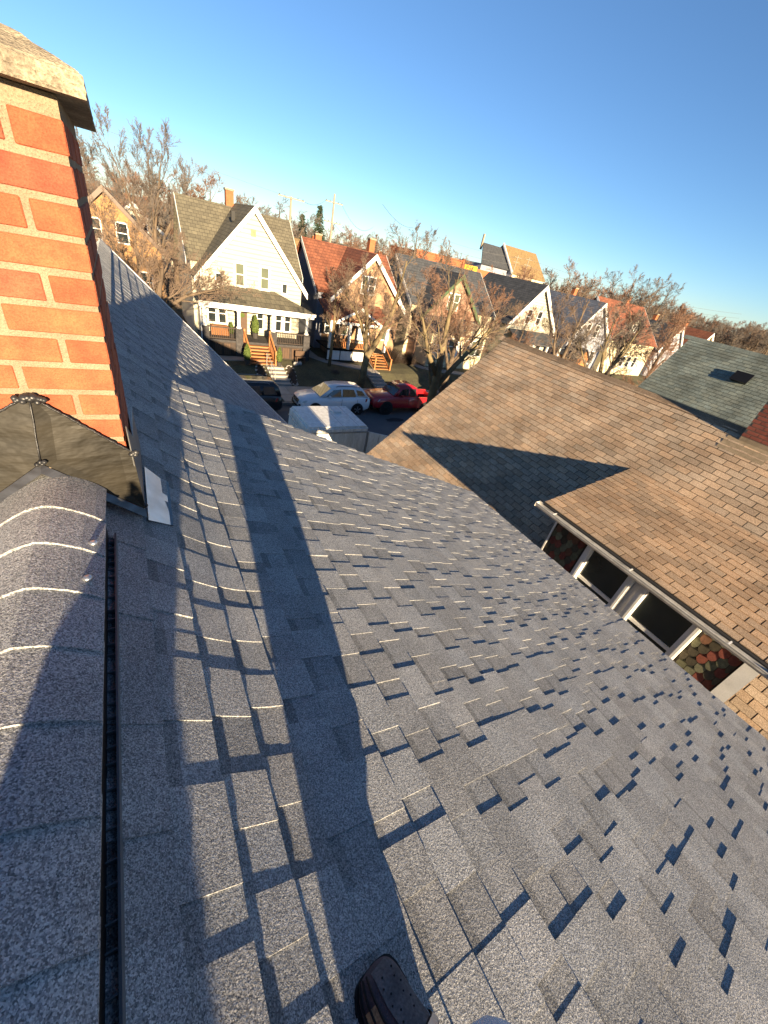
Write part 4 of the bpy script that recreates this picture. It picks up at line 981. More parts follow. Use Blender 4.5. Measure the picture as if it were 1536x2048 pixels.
MB().box(117, 131.2, 134, 148, .8, 12.6).build('wing_wall', M['grey_wall'], bb)
MB().bar((130.9, 131, 11.9), (130.9, 140.5, 20.8), .5, .6).build('barge_board', M['white_trim'], bb)
MB().box(120.2, 120.8, 140.7, 141.3, 17, 22.0).build('chimney', M['concrete_cap'], bb)
for i in range(5): MB().box(133.5 + i * 3.4, 134.7 + i * 3.4, 130.9, 131.05, 8.2, 10.6).build('window', M['glass'], bb)

# ------------------------------------------------------------------ utility poles and wires
def pole(x, y, zt, label, arms=(.3,), lean=0.0, w=1.1):
    p = thing('utility_pole', label, 'utility pole', (x, y, .8), 'utility poles behind the houses')
    MB().tube([(x, y, .8), (x + lean, y, zt)], [.17, .12], 7).build('pole', M['wood_pole'], p)
    for a in arms:
        MB().bar((x + lean - w, y - .14, zt - a), (x + lean + w, y - .14, zt - a), .12, .12).build('crossarm', M['wood_pole'], p)
        for s_ in (-.9, -.5, .5, .9): MB().lathe((x + lean + s_ * w, y - .14, zt - a + .06), [(.04, 0), (.06, .05), (.03, .14)], 6).build('insulator', M['glass_blind'], p)
    return Vector((x + lean, y, zt))
P1 = pole(17.2, 54, 12.05, 'pale utility pole with one crossarm beside the round crowned tree', (.15,), w=1.5)
P2 = pole(24.6, 59.5, 13.85, 'grey utility pole with two crossarms next to the spruces', (.9, 3.0), w=1.2)
P3 = pole(45.5, 88, 10.6, 'short pale utility pole among the far bare trees', (), w=1)
P4 = pole(92, 92, 15.2, 'leaning utility pole in front of the steep roofed hall', (.5, 1.6), lean=.2, w=1.3)
P5 = pole(97.0, 92, 15.4, 'utility pole with crossarms before the tan roof of the hall', (.5, 1.8), lean=-.4, w=1.3)
P6 = pole(156, 76, 13.4, 'thin utility pole beyond the rust roofed house', (.8,), lean=-.5, w=1.4)
def wire(a, b, sag, label, r=.02):
    a = Vector(a); b = Vector(b); ps = [a.lerp(b, i / 24) - Vector((0, 0, sag * 4 * (i / 24) * (1 - i / 24))) for i in range(25)]
    o = MB().tube(ps, r, 4).build('overhead_wire', M['wire']); tag(o, label, 'wire', 'overhead wires'); return o
wire(P1 + Vector((-1.2, -.14, -.05)), Vector((-30, 58, 17.5)), .8, 'thin wire running left from the pale single-crossarm pole'); wire(P1 + Vector((1.2, -.14, -.05)), P2 + Vector((-1.1, -.14, -.8)), .5, 'thin wire between the single-crossarm pole and the two-crossarm pole')
wire(P2 + Vector((1.0, -.14, -.8)), P3 + Vector((0, 0, 2.2)), 1.6, 'upper wire running right from the two-crossarm pole', .025); wire(P2 + Vector((0, -.1, -2.9)), P3 + Vector((0, 0, .2)), 1.4, 'lower wire running right from the two-crossarm pole')
for dz_, hl in ((0, 'upper'), (-1.6, 'lower')):
    wire(Vector((60, 96, 15.0 + dz_)), P5 + Vector((0, -.14, -.4 + dz_)), 1.0, hl + ' long wire crossing the sky toward the steep roofed hall', .035); wire(P5 + Vector((0, -.14, -.4 + dz_)), Vector((220, 84, 16.5 + dz_)), 2.0, hl + ' long wire leading away to the right of the steep roofed hall', .035)
wire(Vector((33, 62, 14.5)), Vector((60, 96, 15.0)), .8, 'short wire above the brick building', .03)
# ================================================================== vehicles
def carpaint(n, c, rough=.28): return pmat(n, c, tuple(x * .93 for x in c), scale=.8, rough=rough, coat=.6, spec=.5)
M['paint_white'] = carpaint('white_car_paint', (.72, .73, .75)); M['paint_red'] = carpaint('red_car_paint', (.34, .012, .018)); M['paint_black'] = carpaint('black_car_paint', (.012, .012, .014))
M['paint_dark'] = carpaint('dark_green_car_paint', (.018, .024, .024))
M['car_glass'] = pmat('car_glass', (.012, .014, .016), (.02, .022, .025), rough=.04, spec=.9)
M['tyre'] = pmat('tyre_rubber', (.014, .014, .014), rough=.85); M['rim'] = pmat('alloy_rim', (.34, .34, .35), metal=.8, rough=.35); M['dark_rim'] = pmat('black_rim', (.03, .03, .03), metal=.5, rough=.4)
M['black_plastic'] = pmat('black_plastic', (.02, .02, .021), rough=.6); M['chrome'] = pmat('chrome', (.6, .6, .62), metal=1.0, rough=.15)
M['lamp_lens'] = pmat('head_lamp_lens', (.55, .55, .52), rough=.1, spec=.8); M['tail_lens'] = pmat('tail_lamp_lens', (.35, .01, .012), rough=.15, spec=.8)
M['plate'] = pmat('number_plate', (.6, .6, .58), rough=.5)
def car(name, label, x0, yc, paint, st, gh, zb, hw_belt, hw_roof, wheels, wr, rim='rim', side=(), front=True, pickup=None):
    c = thing(name, label, 'car' if not pickup else 'pickup truck', (x0 + 2.3, yc, 0))
    P = lambda x, y, z: (x0 + x, yc + y, z)
    mb = MB(); vs = []; n = 10
    for x, zl, zh, wl, wt in st:
        zm = (zl + zh) / 2
        vs += [P(x, *p) for p in ((-wl * .93, zl), (-wl, zl + .12), (-wl * 1.015, zm), (-wt - .03, zh - .07), (-wt + .05, zh), (wt - .05, zh), (wt + .03, zh - .07), (wl * 1.015, zm), (wl, zl + .12), (wl * .93, zl))]
    fs = [tuple(range(n)), tuple(range(n * (len(st) - 1), n * len(st)))[::-1]]
    for i in range(len(st) - 1):
        for k in range(n): fs.append((n * i + k, n * i + (k + 1) % n, n * i + n + (k + 1) % n, n * i + n + k))
    mb.add(vs, fs)
    body = mb.build('body', M[paint], c, recalc=True)
    bm = bmesh.new(); bm.from_mesh(body.data); bmesh.ops.bevel(bm, geom=[e for e in bm.edges if not e.is_boundary], offset=.02, segments=2, affect='EDGES'); bm.to_mesh(body.data); bm.free()
    body.data.polygons.foreach_set('use_smooth', [True] * len(body.data.polygons))
    zr = max(p[1] for p in gh); z0 = gh[0][1]
    hw = lambda z: hw_belt + (hw_roof - hw_belt) * max(0, (z - z0)) / (zr - z0)
    g = MB(); k = len(gh); g.hexa([P(x, -hw(z), z) for x, z in gh], [P(x, hw(z), z) for x, z in gh])
    cab = g.build('cabin', M[paint], c, recalc=True)
    bm = bmesh.new(); bm.from_mesh(cab.data); bmesh.ops.bevel(bm, geom=bm.edges[:], offset=.045, segments=3, affect='EDGES'); bm.to_mesh(cab.data); bm.free()
    cab.data.polygons.foreach_set('use_smooth', [True] * len(cab.data.polygons))
    def pane(q, nm, parent, off):
        q = [Vector(p) for p in q]; nn = (q[1] - q[0]).cross(q[2] - q[0]).normalized(); cc = sum(q, Vector()) / len(q); ctr = Vector(P(2.6, 0, 1.2))
        if nn.dot(cc - ctr) < 0: nn = -nn
        MB().hexa([p + nn * (off - .012) for p in q], [p + nn * off for p in q]).build(nm, M['car_glass'], parent, recalc=True)
    A, B = gh[0], gh[1]; E_, F = gh[-2], gh[-1]
    def along(a, b, t): return (a[0] + (b[0] - a[0]) * t, a[1] + (b[1] - a[1]) * t)
    for (a, b), nm in (((A, B), 'windscreen'), ((F, E_), 'rear_window')):
        p, q = along(a, b, .10), along(a, b, .92)
        pane([P(p[0], -hw(p[1]) * .90, p[1]), P(p[0], hw(p[1]) * .90, p[1]), P(q[0], hw(q[1]) * .88, q[1]), P(q[0], -hw(q[1]) * .88, q[1])], nm, c, .012)
    for sgn in (-1, 1):
        for poly in side: pane([P(x, sgn * hw(z), z) for x, z in poly], 'side_window', c, .010)
        for wx in wheels:
            a = MB().lathe(P(wx, 0, wr), [(wr + .075, sgn * (hw_belt + .035)), (wr + .08, sgn * (hw_belt + .115))] if False else [(wr + .07, sgn * .60), (wr + .07, sgn * (st[len(st) // 2][3] + .022))], 22, axis='y')
            a.build('wheel_arch', M['black_plastic'], c, recalc=True)
            wy = st[len(st) // 2][3]
            w = MB().lathe(P(wx, 0, wr), [(wr * .62, sgn * (wy - .20)), (wr * .96, sgn * (wy - .18)), (wr, sgn * (wy - .12)), (wr, sgn * (wy - .01)), (wr * .95, sgn * (wy + .028)), (wr * .66, sgn * (wy + .034))], 22, axis='y').build('wheel', M['tyre'], c, recalc=True)
            r_ = MB().lathe(P(wx, 0, wr), [(wr * .64, sgn * (wy + .02)), (wr * .63, sgn * (wy + .037)), (wr * .52, sgn * (wy + .032)), (wr * .15, sgn * (wy + .045)), (.02, sgn * (wy + .048))], 18, axis='y')
            r_.build('rim', M['black_plastic'], w, recalc=True)
            for q in range(5):
                an = q * 1.2566 + .3; d = Vector((math.cos(an), 0, math.sin(an))); ctr = Vector(P(wx, sgn * (wy + .046), wr))
                MB().bar(ctr + d * .03, ctr + d * wr * .62, .075, .022, up=(0, 1, 0)).build('spoke', M[rim], w)
        m = MB(); m.box(x0 + gh[0][0] + .55, x0 + gh[0][0] + .72, yc + sgn * (hw_belt + .04) - (.20 if sgn < 0 else 0), yc + sgn * (hw_belt + .04) + (.20 if sgn > 0 else 0), z0 + .02, z0 + .17)
        mo = m.build('mirror', M[paint], c); bm = bmesh.new(); bm.from_mesh(mo.data); bmesh.ops.bevel(bm, geom=bm.edges[:], offset=.04, segments=2, affect='EDGES'); bm.to_mesh(mo.data); bm.free()
        wy = st[len(st) // 2][3] * 1.017
        for dx in [side[i][0][0] - .06 for i in range(len(side))][1:3]:
            MB().box(x0 + dx - .006, x0 + dx + .006, yc + sgn * wy - .006, yc + sgn * wy + .006, st[4][1] + .18, z0 - .03).build('door_gap', M['black_plastic'], c)
        for i in range(min(2, len(side))):
            hx = side[i][-1][0] if False else max(p[0] for p in side[i]) - .22
            MB().box(x0 + hx, x0 + hx + .17, yc + sgn * (wy - .01) - .02, yc + sgn * (wy - .01) + .02, z0 - .20, z0 - .165).build('door_handle', M[paint], c)
    return c, P
# white crossover
ST = [(0, .42, .72, .52, .46), (.10, .28, .86, .72, .64), (.35, .24, .97, .87, .74), (.9, .24, 1.04, .90, .80), (1.4, .24, 1.08, .91, .82), (2.5, .24, 1.10, .91, .84), (3.6, .24, 1.14, .91, .84), (4.35, .26, 1.13, .89, .82), (4.66, .34, 1.08, .84, .77), (4.77, .46, .98, .74, .68)]
GH = [(1.18, 1.05), (2.02, 1.60), (2.6, 1.69), (3.5, 1.68), (4.15, 1.60), (4.62, 1.08)]
SD = [[(1.62, 1.13), (2.10, 1.50), (2.62, 1.56), (2.62, 1.13)], [(2.72, 1.13), (2.72, 1.565), (3.5, 1.55), (3.66, 1.20), (3.60, 1.13)], [(3.80, 1.20), (3.66, 1.54), (4.08, 1.48), (4.32, 1.22)]]
def front_bits(c, P, zh, w, grille_z, lamp='lamp_lens', plate=True, chrome=False):
    MB().hexa([P(-.015, -w * .5, grille_z[0]), P(-.015, w * .5, grille_z[0]), P(.02, w * .55, grille_z[1]), P(.02, -w * .55, grille_z[1])], [P(.12, -w * .5, grille_z[0]), P(.12, w * .5, grille_z[0]), P(.15, w * .55, grille_z[1]), P(.15, -w * .55, grille_z[1])]).build('grille', M['black_plastic'], c, recalc=True)
    if chrome: MB().bar(P(-.02, -w * .5, sum(grille_z) / 2), P(-.02, w * .5, sum(grille_z) / 2), .03, .05).build('grille_bar', M['chrome'], c)
    for s_ in (-1, 1):
        MB().hexa([P(.02, s_ * w * .62, zh - .28), P(.26, s_ * (w + .01), zh - .24), P(.42, s_ * (w + .01), zh - .10), P(.10, s_ * w * .60, zh - .12)], [P(.22, s_ * w * .55, zh - .28), P(.34, s_ * (w - .15), zh - .24), P(.5, s_ * (w - .15), zh - .10), P(.3, s_ * w * .5, zh - .12)]).build('headlight', M[lamp], c, recalc=True)
        MB().lathe(P(.03, s_ * w * .72, .50), [(.09, -.03), (.09, .08)], 10, axis='x').build('fog_light', M['black_plastic'], c)
    MB().box(P(0, 0, 0)[0] - .02, P(0, 0, 0)[0] + .1, P(0, -w * .8, 0)[1], P(0, w * .8, 0)[1], .30, .42).build('bumper_grille', M['black_plastic'], c)
    if plate: MB().box(P(0, 0, 0)[0] - .03, P(0, 0, 0)[0] - .021, P(0, -.16, 0)[1], P(0, .16, 0)[1], .44, .58).build('number_plate', M['plate'], c)
def rear_bits(c, P, L, w):
    for s_ in (-1, 1):
        MB().hexa([P(L - .42, s_ * (w + .035), .85), P(L - .03, s_ * w * .80, .82), P(L - .12, s_ * w * .80, 1.06), P(L - .38, s_ * (w + .02), 1.04)], [P(L - .5, s_ * (w - .1), .85), P(L - .2, s_ * w * .7, .82), P(L - .3, s_ * w * .7, 1.06), P(L - .46, s_ * (w - .1), 1.04)]).build('tail_light', M['tail_lens'], c, recalc=True)
    MB().box(P(L - .1, 0, 0)[0], P(L + .01, 0, 0)[0], P(0, -w * .8, 0)[1], P(0, w * .8, 0)[1], .42, .58).build('rear_bumper', M['black_plastic'], c)
c, P = car('parked_car', 'white crossover parked at the far kerb between a black vehicle and a red pickup', 7.95, 22.25, 'paint_white', ST, GH, 1.05, .82, .62, (.95, 3.80), .355, side=SD)
front_bits(c, P, .97, .86, (.58, .80), chrome=True); rear_bits(c, P, 4.77, .88)
for s_ in (-1, 1): MB().tube([P(2.3, s_ * .60, 1.67), P(2.45, s_ * .60, 1.73), P(3.8, s_ * .60, 1.72), P(3.95, s_ * .60, 1.65)], .018, 6).build('roof_rail', M['black_plastic'], c)
c, P = car('parked_car', 'black sport utility vehicle parked ahead of the white crossover, tail lamp showing', 2.1, 22.2, 'paint_black', [(a, b, d_ + .07, e_ + .02, f_ + .02) for a, b, d_, e_, f_ in ST], [(1.25, 1.12), (2.0, 1.68), (2.6, 1.78), (4.3, 1.76), (4.5, 1.70), (4.70, 1.12)], 1.12, .86, .70, (.95, 3.75), .37, side=[[(1.62, 1.20), (2.10, 1.58), (2.62, 1.64), (2.62, 1.20)], [(2.72, 1.20), (2.72, 1.65), (3.5, 1.65), (3.55, 1.20)], [(3.68, 1.20), (3.66, 1.65), (4.25, 1.64), (4.42, 1.22)]])
front_bits(c, P, 1.02, .86, (.60, .86)); rear_bits(c, P, 4.77, .9)
for s_ in (-1, 1): MB().tube([P(2.3, s_ * .66, 1.77), P(2.45, s_ * .66, 1.84), P(3.9, s_ * .66, 1.83), P(4.05, s_ * .66, 1.76)], .018, 6).build('roof_rail', M['rim'], c)
# red pickup
STP = [(0, .55, .98, .74, .68), (.07, .46, 1.08, .86, .76), (.30, .42, 1.15, .93, .80), (.95, .42, 1.21, .94, .82), (1.5, .42, 1.24, .94, .86), (2.6, .42, 1.24, .94, .87), (3.45, .42, 1.24, .94, .87)]
c, P = car('parked_pickup', 'dark red extended cab pickup with black wheels parked behind the white crossover', 12.95, 22.25, 'paint_red', STP, [(1.42, 1.21), (2.0, 1.78), (2.4, 1.86), (3.1, 1.86), (3.34, 1.80), (3.46, 1.22)], 1.21, .86, .72, (.98, 4.25), .43, rim='dark_rim', side=[[(1.74, 1.30), (2.10, 1.68), (2.62, 1.75), (2.62, 1.30)], [(2.74, 1.30), (2.74, 1.75), (3.20, 1.74), (3.28, 1.30)]], pickup=True)
front_bits(c, P, 1.12, .90, (.70, 1.02), chrome=True)
bed = MB()
for y0, y1 in ((-.92, -.82), (.82, .92)): bed.box(P(3.47, 0, 0)[0], P(5.25, 0, 0)[0], P(0, y0, 0)[1], P(0, y1, 0)[1], .46, 1.22)
bed.box(P(5.16, 0, 0)[0], P(5.25, 0, 0)[0], P(0, -.82, 0)[1], P(0, .82, 0)[1], .50, 1.12); bed.box(P(3.47, 0, 0)[0], P(3.54, 0, 0)[0], P(0, -.82, 0)[1], P(0, .82, 0)[1], .50, 1.13)
bed.box(P(3.47, 0, 0)[0], P(5.2, 0, 0)[0], P(0, -.82, 0)[1], P(0, .82, 0)[1], .46, .56); bed.build('cargo_bed', M['paint_red'], c, kind='stuff')
for s_ in (-1, 1): MB().box(P(5.1, 0, 0)[0], P(5.27, 0, 0)[0], P(0, s_ * .87 - .06, 0)[1], P(0, s_ * .87 + .06, 0)[1], .78, 1.08).build('tail_light', M['tail_lens'], c)
MB().box(P(5.25, 0, 0)[0], P(5.42, 0, 0)[0], P(0, -.85, 0)[1], P(0, .85, 0)[1], .44, .62).build('rear_bumper', M['chrome'], c)
# next car along the far kerb, half hidden by the street tree
c, P = car('parked_car', 'dark red car parked behind the pickup, half hidden by the street tree', 19.3, 22.3, 'paint_dark', ST, GH, 1.05, .82, .62, (.95, 3.80), .355, side=SD)
front_bits(c, P, .97, .86, (.58, .80)); rear_bits(c, P, 4.77, .88)
c['label'] = 'dark green car parked behind the pickup, half hidden by the street tree'
# car on the near side of the street, nose showing past the brown roof
c, P = car('parked_car', 'black car with chrome bumper nosing out beside the brown roof', 11.9, 15.6, 'paint_dark', [(a, b, d_ + .02, e_, f_) for a, b, d_, e_, f_ in ST], GH, 1.05, .82, .62, (.95, 3.80), .355, side=SD)
front_bits(c, P, .99, .86, (.58, .80), chrome=True); rear_bits(c, P, 4.77, .88)
MB().bar(P(-.05, -.75, .50), P(-.05, .75, .50), .09, .10).build('bumper', M['chrome'], c)
# enclosed cargo trailer, rear door open
M['trailer_skin'] = pmat('trailer_skin', (.82, .81, .77), (.62, .61, .56), scale=2.2, rough=.5, fine=.12, fscale=14, stretch=(3, 3, .5), detail=9)
M['trailer_trim'] = pmat('trailer_trim', (.5, .5, .5), metal=.6, rough=.4)
tr = thing('cargo_trailer', 'stained white enclosed cargo trailer with roof vent and open rear door', 'trailer', (7.1, 15.2, 0))
X0, X1, TY0, TY1, TZ0, TZ1 = 5.50, 8.45, 13.95, 16.45, .55, 2.55
mb = MB(); mb.hexa([(X0, TY0, TZ0), (X1, TY0, TZ0), (X1, TY1, TZ0), (X0, TY1, TZ0)], [(X0 + .10, TY0 + .01, TZ1), (X1, TY0 + .01, TZ1), (X1, TY1 - .01, TZ1), (X0 + .10, TY1 - .01, TZ1)])
tb_ = mb.build('body', M['trailer_skin'], tr)
bm = bmesh.new(); bm.from_mesh(tb_.data); bmesh.ops.bevel(bm, geom=bm.edges[:], offset=.09, segments=4, affect='EDGES'); bm.to_mesh(tb_.data); bm.free()
MB().box(X0 + .2, X1 + .012, TY0 - .012, TY0 + .03, 2.28, 2.34).build('edge_trim', M['trailer_trim'], tr); MB().box(X1 - .06, X1 + .015, TY0 - .013, TY0 + .04, TZ0, 2.279).build('corner_post', M['trailer_trim'], tr)
MB().box(7.35, 7.75, 15.5, 15.9, TZ1 - .01, TZ1 + .07).build('roof_vent', M['white_trim'], tr)
for i in range(3): MB().tube([(X0 - .015 + .03 * 0, TY0 + .45 + i * .62, 2.25), (X0 - .03, TY0 + .55 + i * .62, 2.27), (X0 - .03, TY0 + .85 + i * .62, 2.27), (X0 - .015, TY0 + .95 + i * .62, 2.25)], .022, 6).build('marker_lamp', M['lamp_lens'], tr)
for x_ in (6.7, 7.5):
    for s_, yy in ((-1, TY0 + .02), (1, TY1 - .02)):
        w = MB().lathe((x_, yy, .34), [(.2, -.09), (.33, -.09), (.34, -.04), (.34, .06), (.2, .09)], 16, axis='y').build('wheel', M['tyre'], tr, recalc=True)
        MB().lathe((x_, yy + s_ * .02, .34), [(.19, -.07), (.19, .07)], 12, axis='y').build('rim', M['rim'], w)
dr = MB(); dr.hexa([(X1 + .02, TY0 + .02, .62), (X1 + .07, TY0 + .02, .62), (X1 + .75, TY0 - .45, .62), (X1 + .71, TY0 - .50, .62)], [(X1 + .02, TY0 + .02, 2.30), (X1 + .07, TY0 + .02, 2.30), (X1 + .75, TY0 - .45, 2.30), (X1 + .71, TY0 - .50, 2.30)])
do = dr.build('rear_door', M['trailer_skin'], tr, recalc=True); MB().bar((X1 + .40, TY0 - .29, 1.9), (X1 + .40, TY0 - .29, 2.15), .03, .03).build('door_bar', M['trailer_trim'], do)
for x_ in (6.45, 7.2, 7.95):
    MB().box(x_, x_ + .03, TY0 + .12, TY1 - .12, TZ1 - .004, TZ1 + .004).build('roof_seam', M['trailer_trim'], tr)
MB().bar((X0 - 1.1, 15.2, .5), (X0 + .1, 15.2, .5), .1, .1).build('tongue', M['black_plastic'], tr)
# ================================================================== bare winter trees
def grow(out, rng, p, d, L, r, lv, cfg):
    """one branch and, recursively, its children; out[lv] collects polylines"""
    k = cfg['seg'][lv]; pts = [p]; rs = [r]; q = p.copy(); dd = d.copy()
    for i in range(k):
        dd = (dd + Vector((rng.gauss(0, 1), rng.gauss(0, 1), rng.gauss(0, 1))) * cfg['wob'][lv] + Vector((0, 0, cfg['up'][lv]))).normalized()
        q = q + dd * (L / k); pts.append(q.copy()); rs.append(max(r * (1 - .72 * (i + 1) / k), cfg['rmin']))
    out[lv].append((pts, rs))
    if lv + 1 < len(cfg['n']) + 1 and lv < cfg['levels']:
        n = cfg['n'][lv]; n = max(1, int(n * rng.uniform(.75, 1.25)))
        for i in range(n):
            f = cfg['from'][lv] + (1 - cfg['from'][lv]) * (i + rng.random()) / n; f = min(f, .99)
            j = min(int(f * k), k - 1); a = f * k - j; b = pts[j].lerp(pts[j + 1], a); dr = (pts[j + 1] - pts[j]).normalized()
            ax = dr.cross(Vector((rng.gauss(0, 1), rng.gauss(0, 1), rng.gauss(0, 1)))).normalized()
            an = cfg['ang'][lv] * rng.uniform(.6, 1.3); nd = (dr * math.cos(an) + ax * math.sin(an)).normalized()
            rr = max((rs[j] + (rs[j + 1] - rs[j]) * a) * rng.uniform(.38, .6), cfg['rmin'])
            grow(out, rng, b, nd, L * cfg['len'][lv] * rng.uniform(.6, 1.15) * (1.12 - .45 * f), rr, lv + 1, cfg)
CFG = dict(levels=4, seg=[5, 5, 4, 3, 2], wob=[.10, .14, .17, .2, .22], up=[.05, .07, .06, .03, .0], n=[9, 9, 8, 6], ang=[.75, .66, .66, .7], len=[.62, .60, .55, .5], rmin=.0056)
CFG['from'] = [.3, .25, .2, .15]
def tree_mesh(stems, seed, cfg, limbs=None):
    rng = random.Random(seed); out = [[] for _ in range(6)]
    for st in stems:
        pts = [Vector(p[:3]) for p in st]; rs = [p[3] for p in st]; out[0].append((pts, rs))
        L = sum((b - a).length for a, b in zip(pts, pts[1:])); n = limbs or cfg['n'][0]
        for i in range(n):
            f = cfg['from'][0] + (1 - cfg['from'][0]) * (i + rng.random()) / n; f = min(f, .995); j = min(int(f * (len(pts) - 1)), len(pts) - 2); a = f * (len(pts) - 1) - j
            b = pts[j].lerp(pts[j + 1], a); dr = (pts[j + 1] - pts[j]).normalized(); phi = i * 2.4 + rng.uniform(-.5, .5)
            side = Vector((math.cos(phi), math.sin(phi), .1)); side = (side - dr * side.dot(dr)).normalized()
            an = cfg['ang'][0] * rng.uniform(.7, 1.2) * (1.15 - .5 * f); nd = (dr * math.cos(an) + side * math.sin(an)).normalized()
            r = (rs[j] + (rs[j + 1] - rs[j]) * a) * rng.uniform(.36, .55)
            grow(out, rng, b, nd, cfg.get('L1', L * .5) * .82 * rng.uniform(.75, 1.2) * (1.15 - .4 * f), r, 1, cfg)
    tr, cr = MB(), MB()
    for lv, ls in enumerate(out):
        for pts, rs in ls:
            if lv == 0: tr.tube(pts, rs, 9)
            elif lv == 1: tr.tube(pts, rs, 6)
            elif lv == 2: cr.tube(pts, rs, 4, cap=False)
            else: cr.tube(pts, rs, 3, cap=False)
    return tr, cr
def make_tree(name, label, loc, stems, seed, twig='twig', cfg=None, limbs=None, group='bare street and yard trees', bark='bark', **kw):
    c = dict(CFG); c.update(cfg or {}); c.update(kw)
    tr, cr = tree_mesh(stems, seed, c, limbs)
    t = thing(name, label, 'tree', loc, group)
    a = link(bpy.data.objects.new('trunk', tr.mesh('trunk', M[bark], smooth=True)), t); b = link(bpy.data.objects.new('crown', cr.mesh('crown', M[twig])), t)
    return t
M['bark_yellow'] = pmat('lichen_bark', (.19, .145, .075), (.095, .072, .042), scale=2.5, rough=.95, bump=.7, bscale=12, bdist=.03)
# leaning street tree in front of the tan house
make_tree('bare_tree', 'leaning forked bare tree with yellowish trunk in front of the tan house', (14.5, 26.3, .2),
          [[(0, 0, 0, .30), (.05, 0, 1.3, .26), (.1, 0, 2.2, .24), (1.0, .2, 3.6, .19), (1.75, .3, 5.2, .16), (2.0, .3, 7.0, .10), (2.1, .2, 8.6, .05)],
           [(.05, 0, 1.7, .17), (-.1, .1, 3.2, .15), (-.4, .1, 5.0, .11), (-.9, 0, 7.0, .06)], [(-.1, .1, 3.0, .10), (-1.0, -.2, 4.6, .08), (-2.4, -.4, 6.2, .04)]], 4, 'twig', L1=2.6, n=[9, 9, 9, 6], bark='bark_yellow')
make_tree('bare_tree', 'slim bare sapling trunk by the corner of the tan house porch', (12.9, 29.0, GZ), [[(0, 0, 0, .13), (.03, 0, 2, .11), (.0, 0, 3.6, .09), (-.2, 0, 6, .03)]], 14, 'twig', L1=1.9, limbs=8, bark='bark_yellow')
make_tree('bare_tree', 'small wide bare tree left of the white gabled house', (1.1, 24.0, .1),
          [[(0, 0, 0, .20), (.0, 0, 2.4, .17), (.05, 0, 4.4, .15), (.5, .1, 6.2, .07)], [(.05, 0, 4.2, .10), (1.4, -.2, 5.2, .08), (3.0, -.5, 5.8, .03)], [(.02, 0, 4.3, .10), (-.9, .2, 5.8, .07), (-1.6, .3, 7.2, .03)]], 23, 'twig', L1=2.2, n=[9, 8, 8, 6])
make_tree('bare_tree', 'dense low bare tree filling the gap between the ochre house and the white house', (.6, 29.5, GZ), [[(0, 0, 0, .16), (0, 0, 2.0, .13), (.1, 0, 4.0, .09), (.2, 0, 6.6, .02)], [(0, 0, 1.6, .1), (1.0, .1, 3.6, .07), (1.9, .2, 5.6, .02)], [(0, 0, 1.8, .1), (-1.1, .1, 3.8, .07), (-2.0, .2, 5.8, .02)]], 71, 'twig', L1=2.3, n=[9, 9, 9, 6])
make_tree('big_bare_tree', 'tall many-stemmed bare tree rising behind the brick chimney', (2.6, 46, GZ),
          [[(0, 0, 0, 0.302), (0, 0, 3.0, 0.230), (.2, 0, 6.0, 0.144), (.8, 0, 8.8, 0.072), (1.3, .3, 11.2, 0.022)], [(0, 0, 2.5, 0.144), (-.7, .3, 5.4, 0.108), (-1.7, .2, 8.6, 0.050), (-2.4, 0, 11.0, 0.018)],
           [(0, 0, 2.6, 0.144), (.9, -.3, 5.6, 0.101), (2.2, -.4, 8.0, 0.050), (3.2, -.4, 9.8, 0.018)], [(0, 0, 2.0, 0.130), (.1, .8, 5.6, 0.094), (.2, 1.3, 8.6, 0.043), (.4, 1.6, 11.2, 0.018)], [(0, 0, 2.2, 0.130), (-1.4, -.3, 4.8, 0.086), (-2.8, -.3, 7.0, 0.036), (-3.8, -.3, 8.6, 0.018)]], 31, 'twig_grey', L1=3.2, n=[9, 9, 9, 6], rmin=.0072, up=[.05, .13, .12, .08, .04], ang=[.6, .5, .5, .55])
make_tree('bare_tree', 'bare tree on the near grass strip, its trunk crossing the red pickup', (10.4, 12.55, .1),
          [[(0, 0, 0, .22), (.0, 0, 2.4, .19), (-.1, 0, 4.4, .17), (-.1, 0, 5.3, .15), (-.2, .1, 7.4, .07), (-.3, .1, 8.6, .03)], [(-.1, 0, 4.7, .12), (.8, .1, 5.7, .10), (1.8, .2, 6.7, .07), (2.5, .3, 7.5, .03)], [(-.1, 0, 5.2, .11), (-.9, -.1, 6.1, .08), (-1.6, -.2, 7.3, .03)], [(-.05, 0, 4.2, .10), (.9, -.4, 4.9, .08), (2.0, -.7, 5.4, .05), (2.9, -.8, 6.3, .02)]], 45, 'twig', L1=1.7, n=[8, 8, 7, 5], bark='bark_yellow', rmin=.004)
make_tree('bare_tree', 'reddish twigged bare tree in front of the cream house', (20.6, 24.0, .1), [[(0, 0, 0, .22), (.1, 0, 2.5, .18), (.0, 0, 4.6, .13), (.2, 0, 7.6, .04)], [(.1, 0, 2.2, .13), (-1.1, .1, 4.6, .09), (-2.2, .2, 7.0, .03)], [(.1, 0, 2.4, .13), (1.4, 0, 4.6, .09), (2.6, 0, 7.0, .03)]], 52, 'twig_red', L1=2.6, n=[10, 9, 8, 6], up=[.05, .10, .08, .05, .02])
make_tree('bare_tree', 'small bare tree with dead leaves before the white clapboard house', (27.2, 24.0, .1), [[(0, 0, 0, .16), (0, 0, 2.6, .13), (.1, 0, 6.6, .03)]], 53, 'twig_red', L1=2.3, limbs=11)
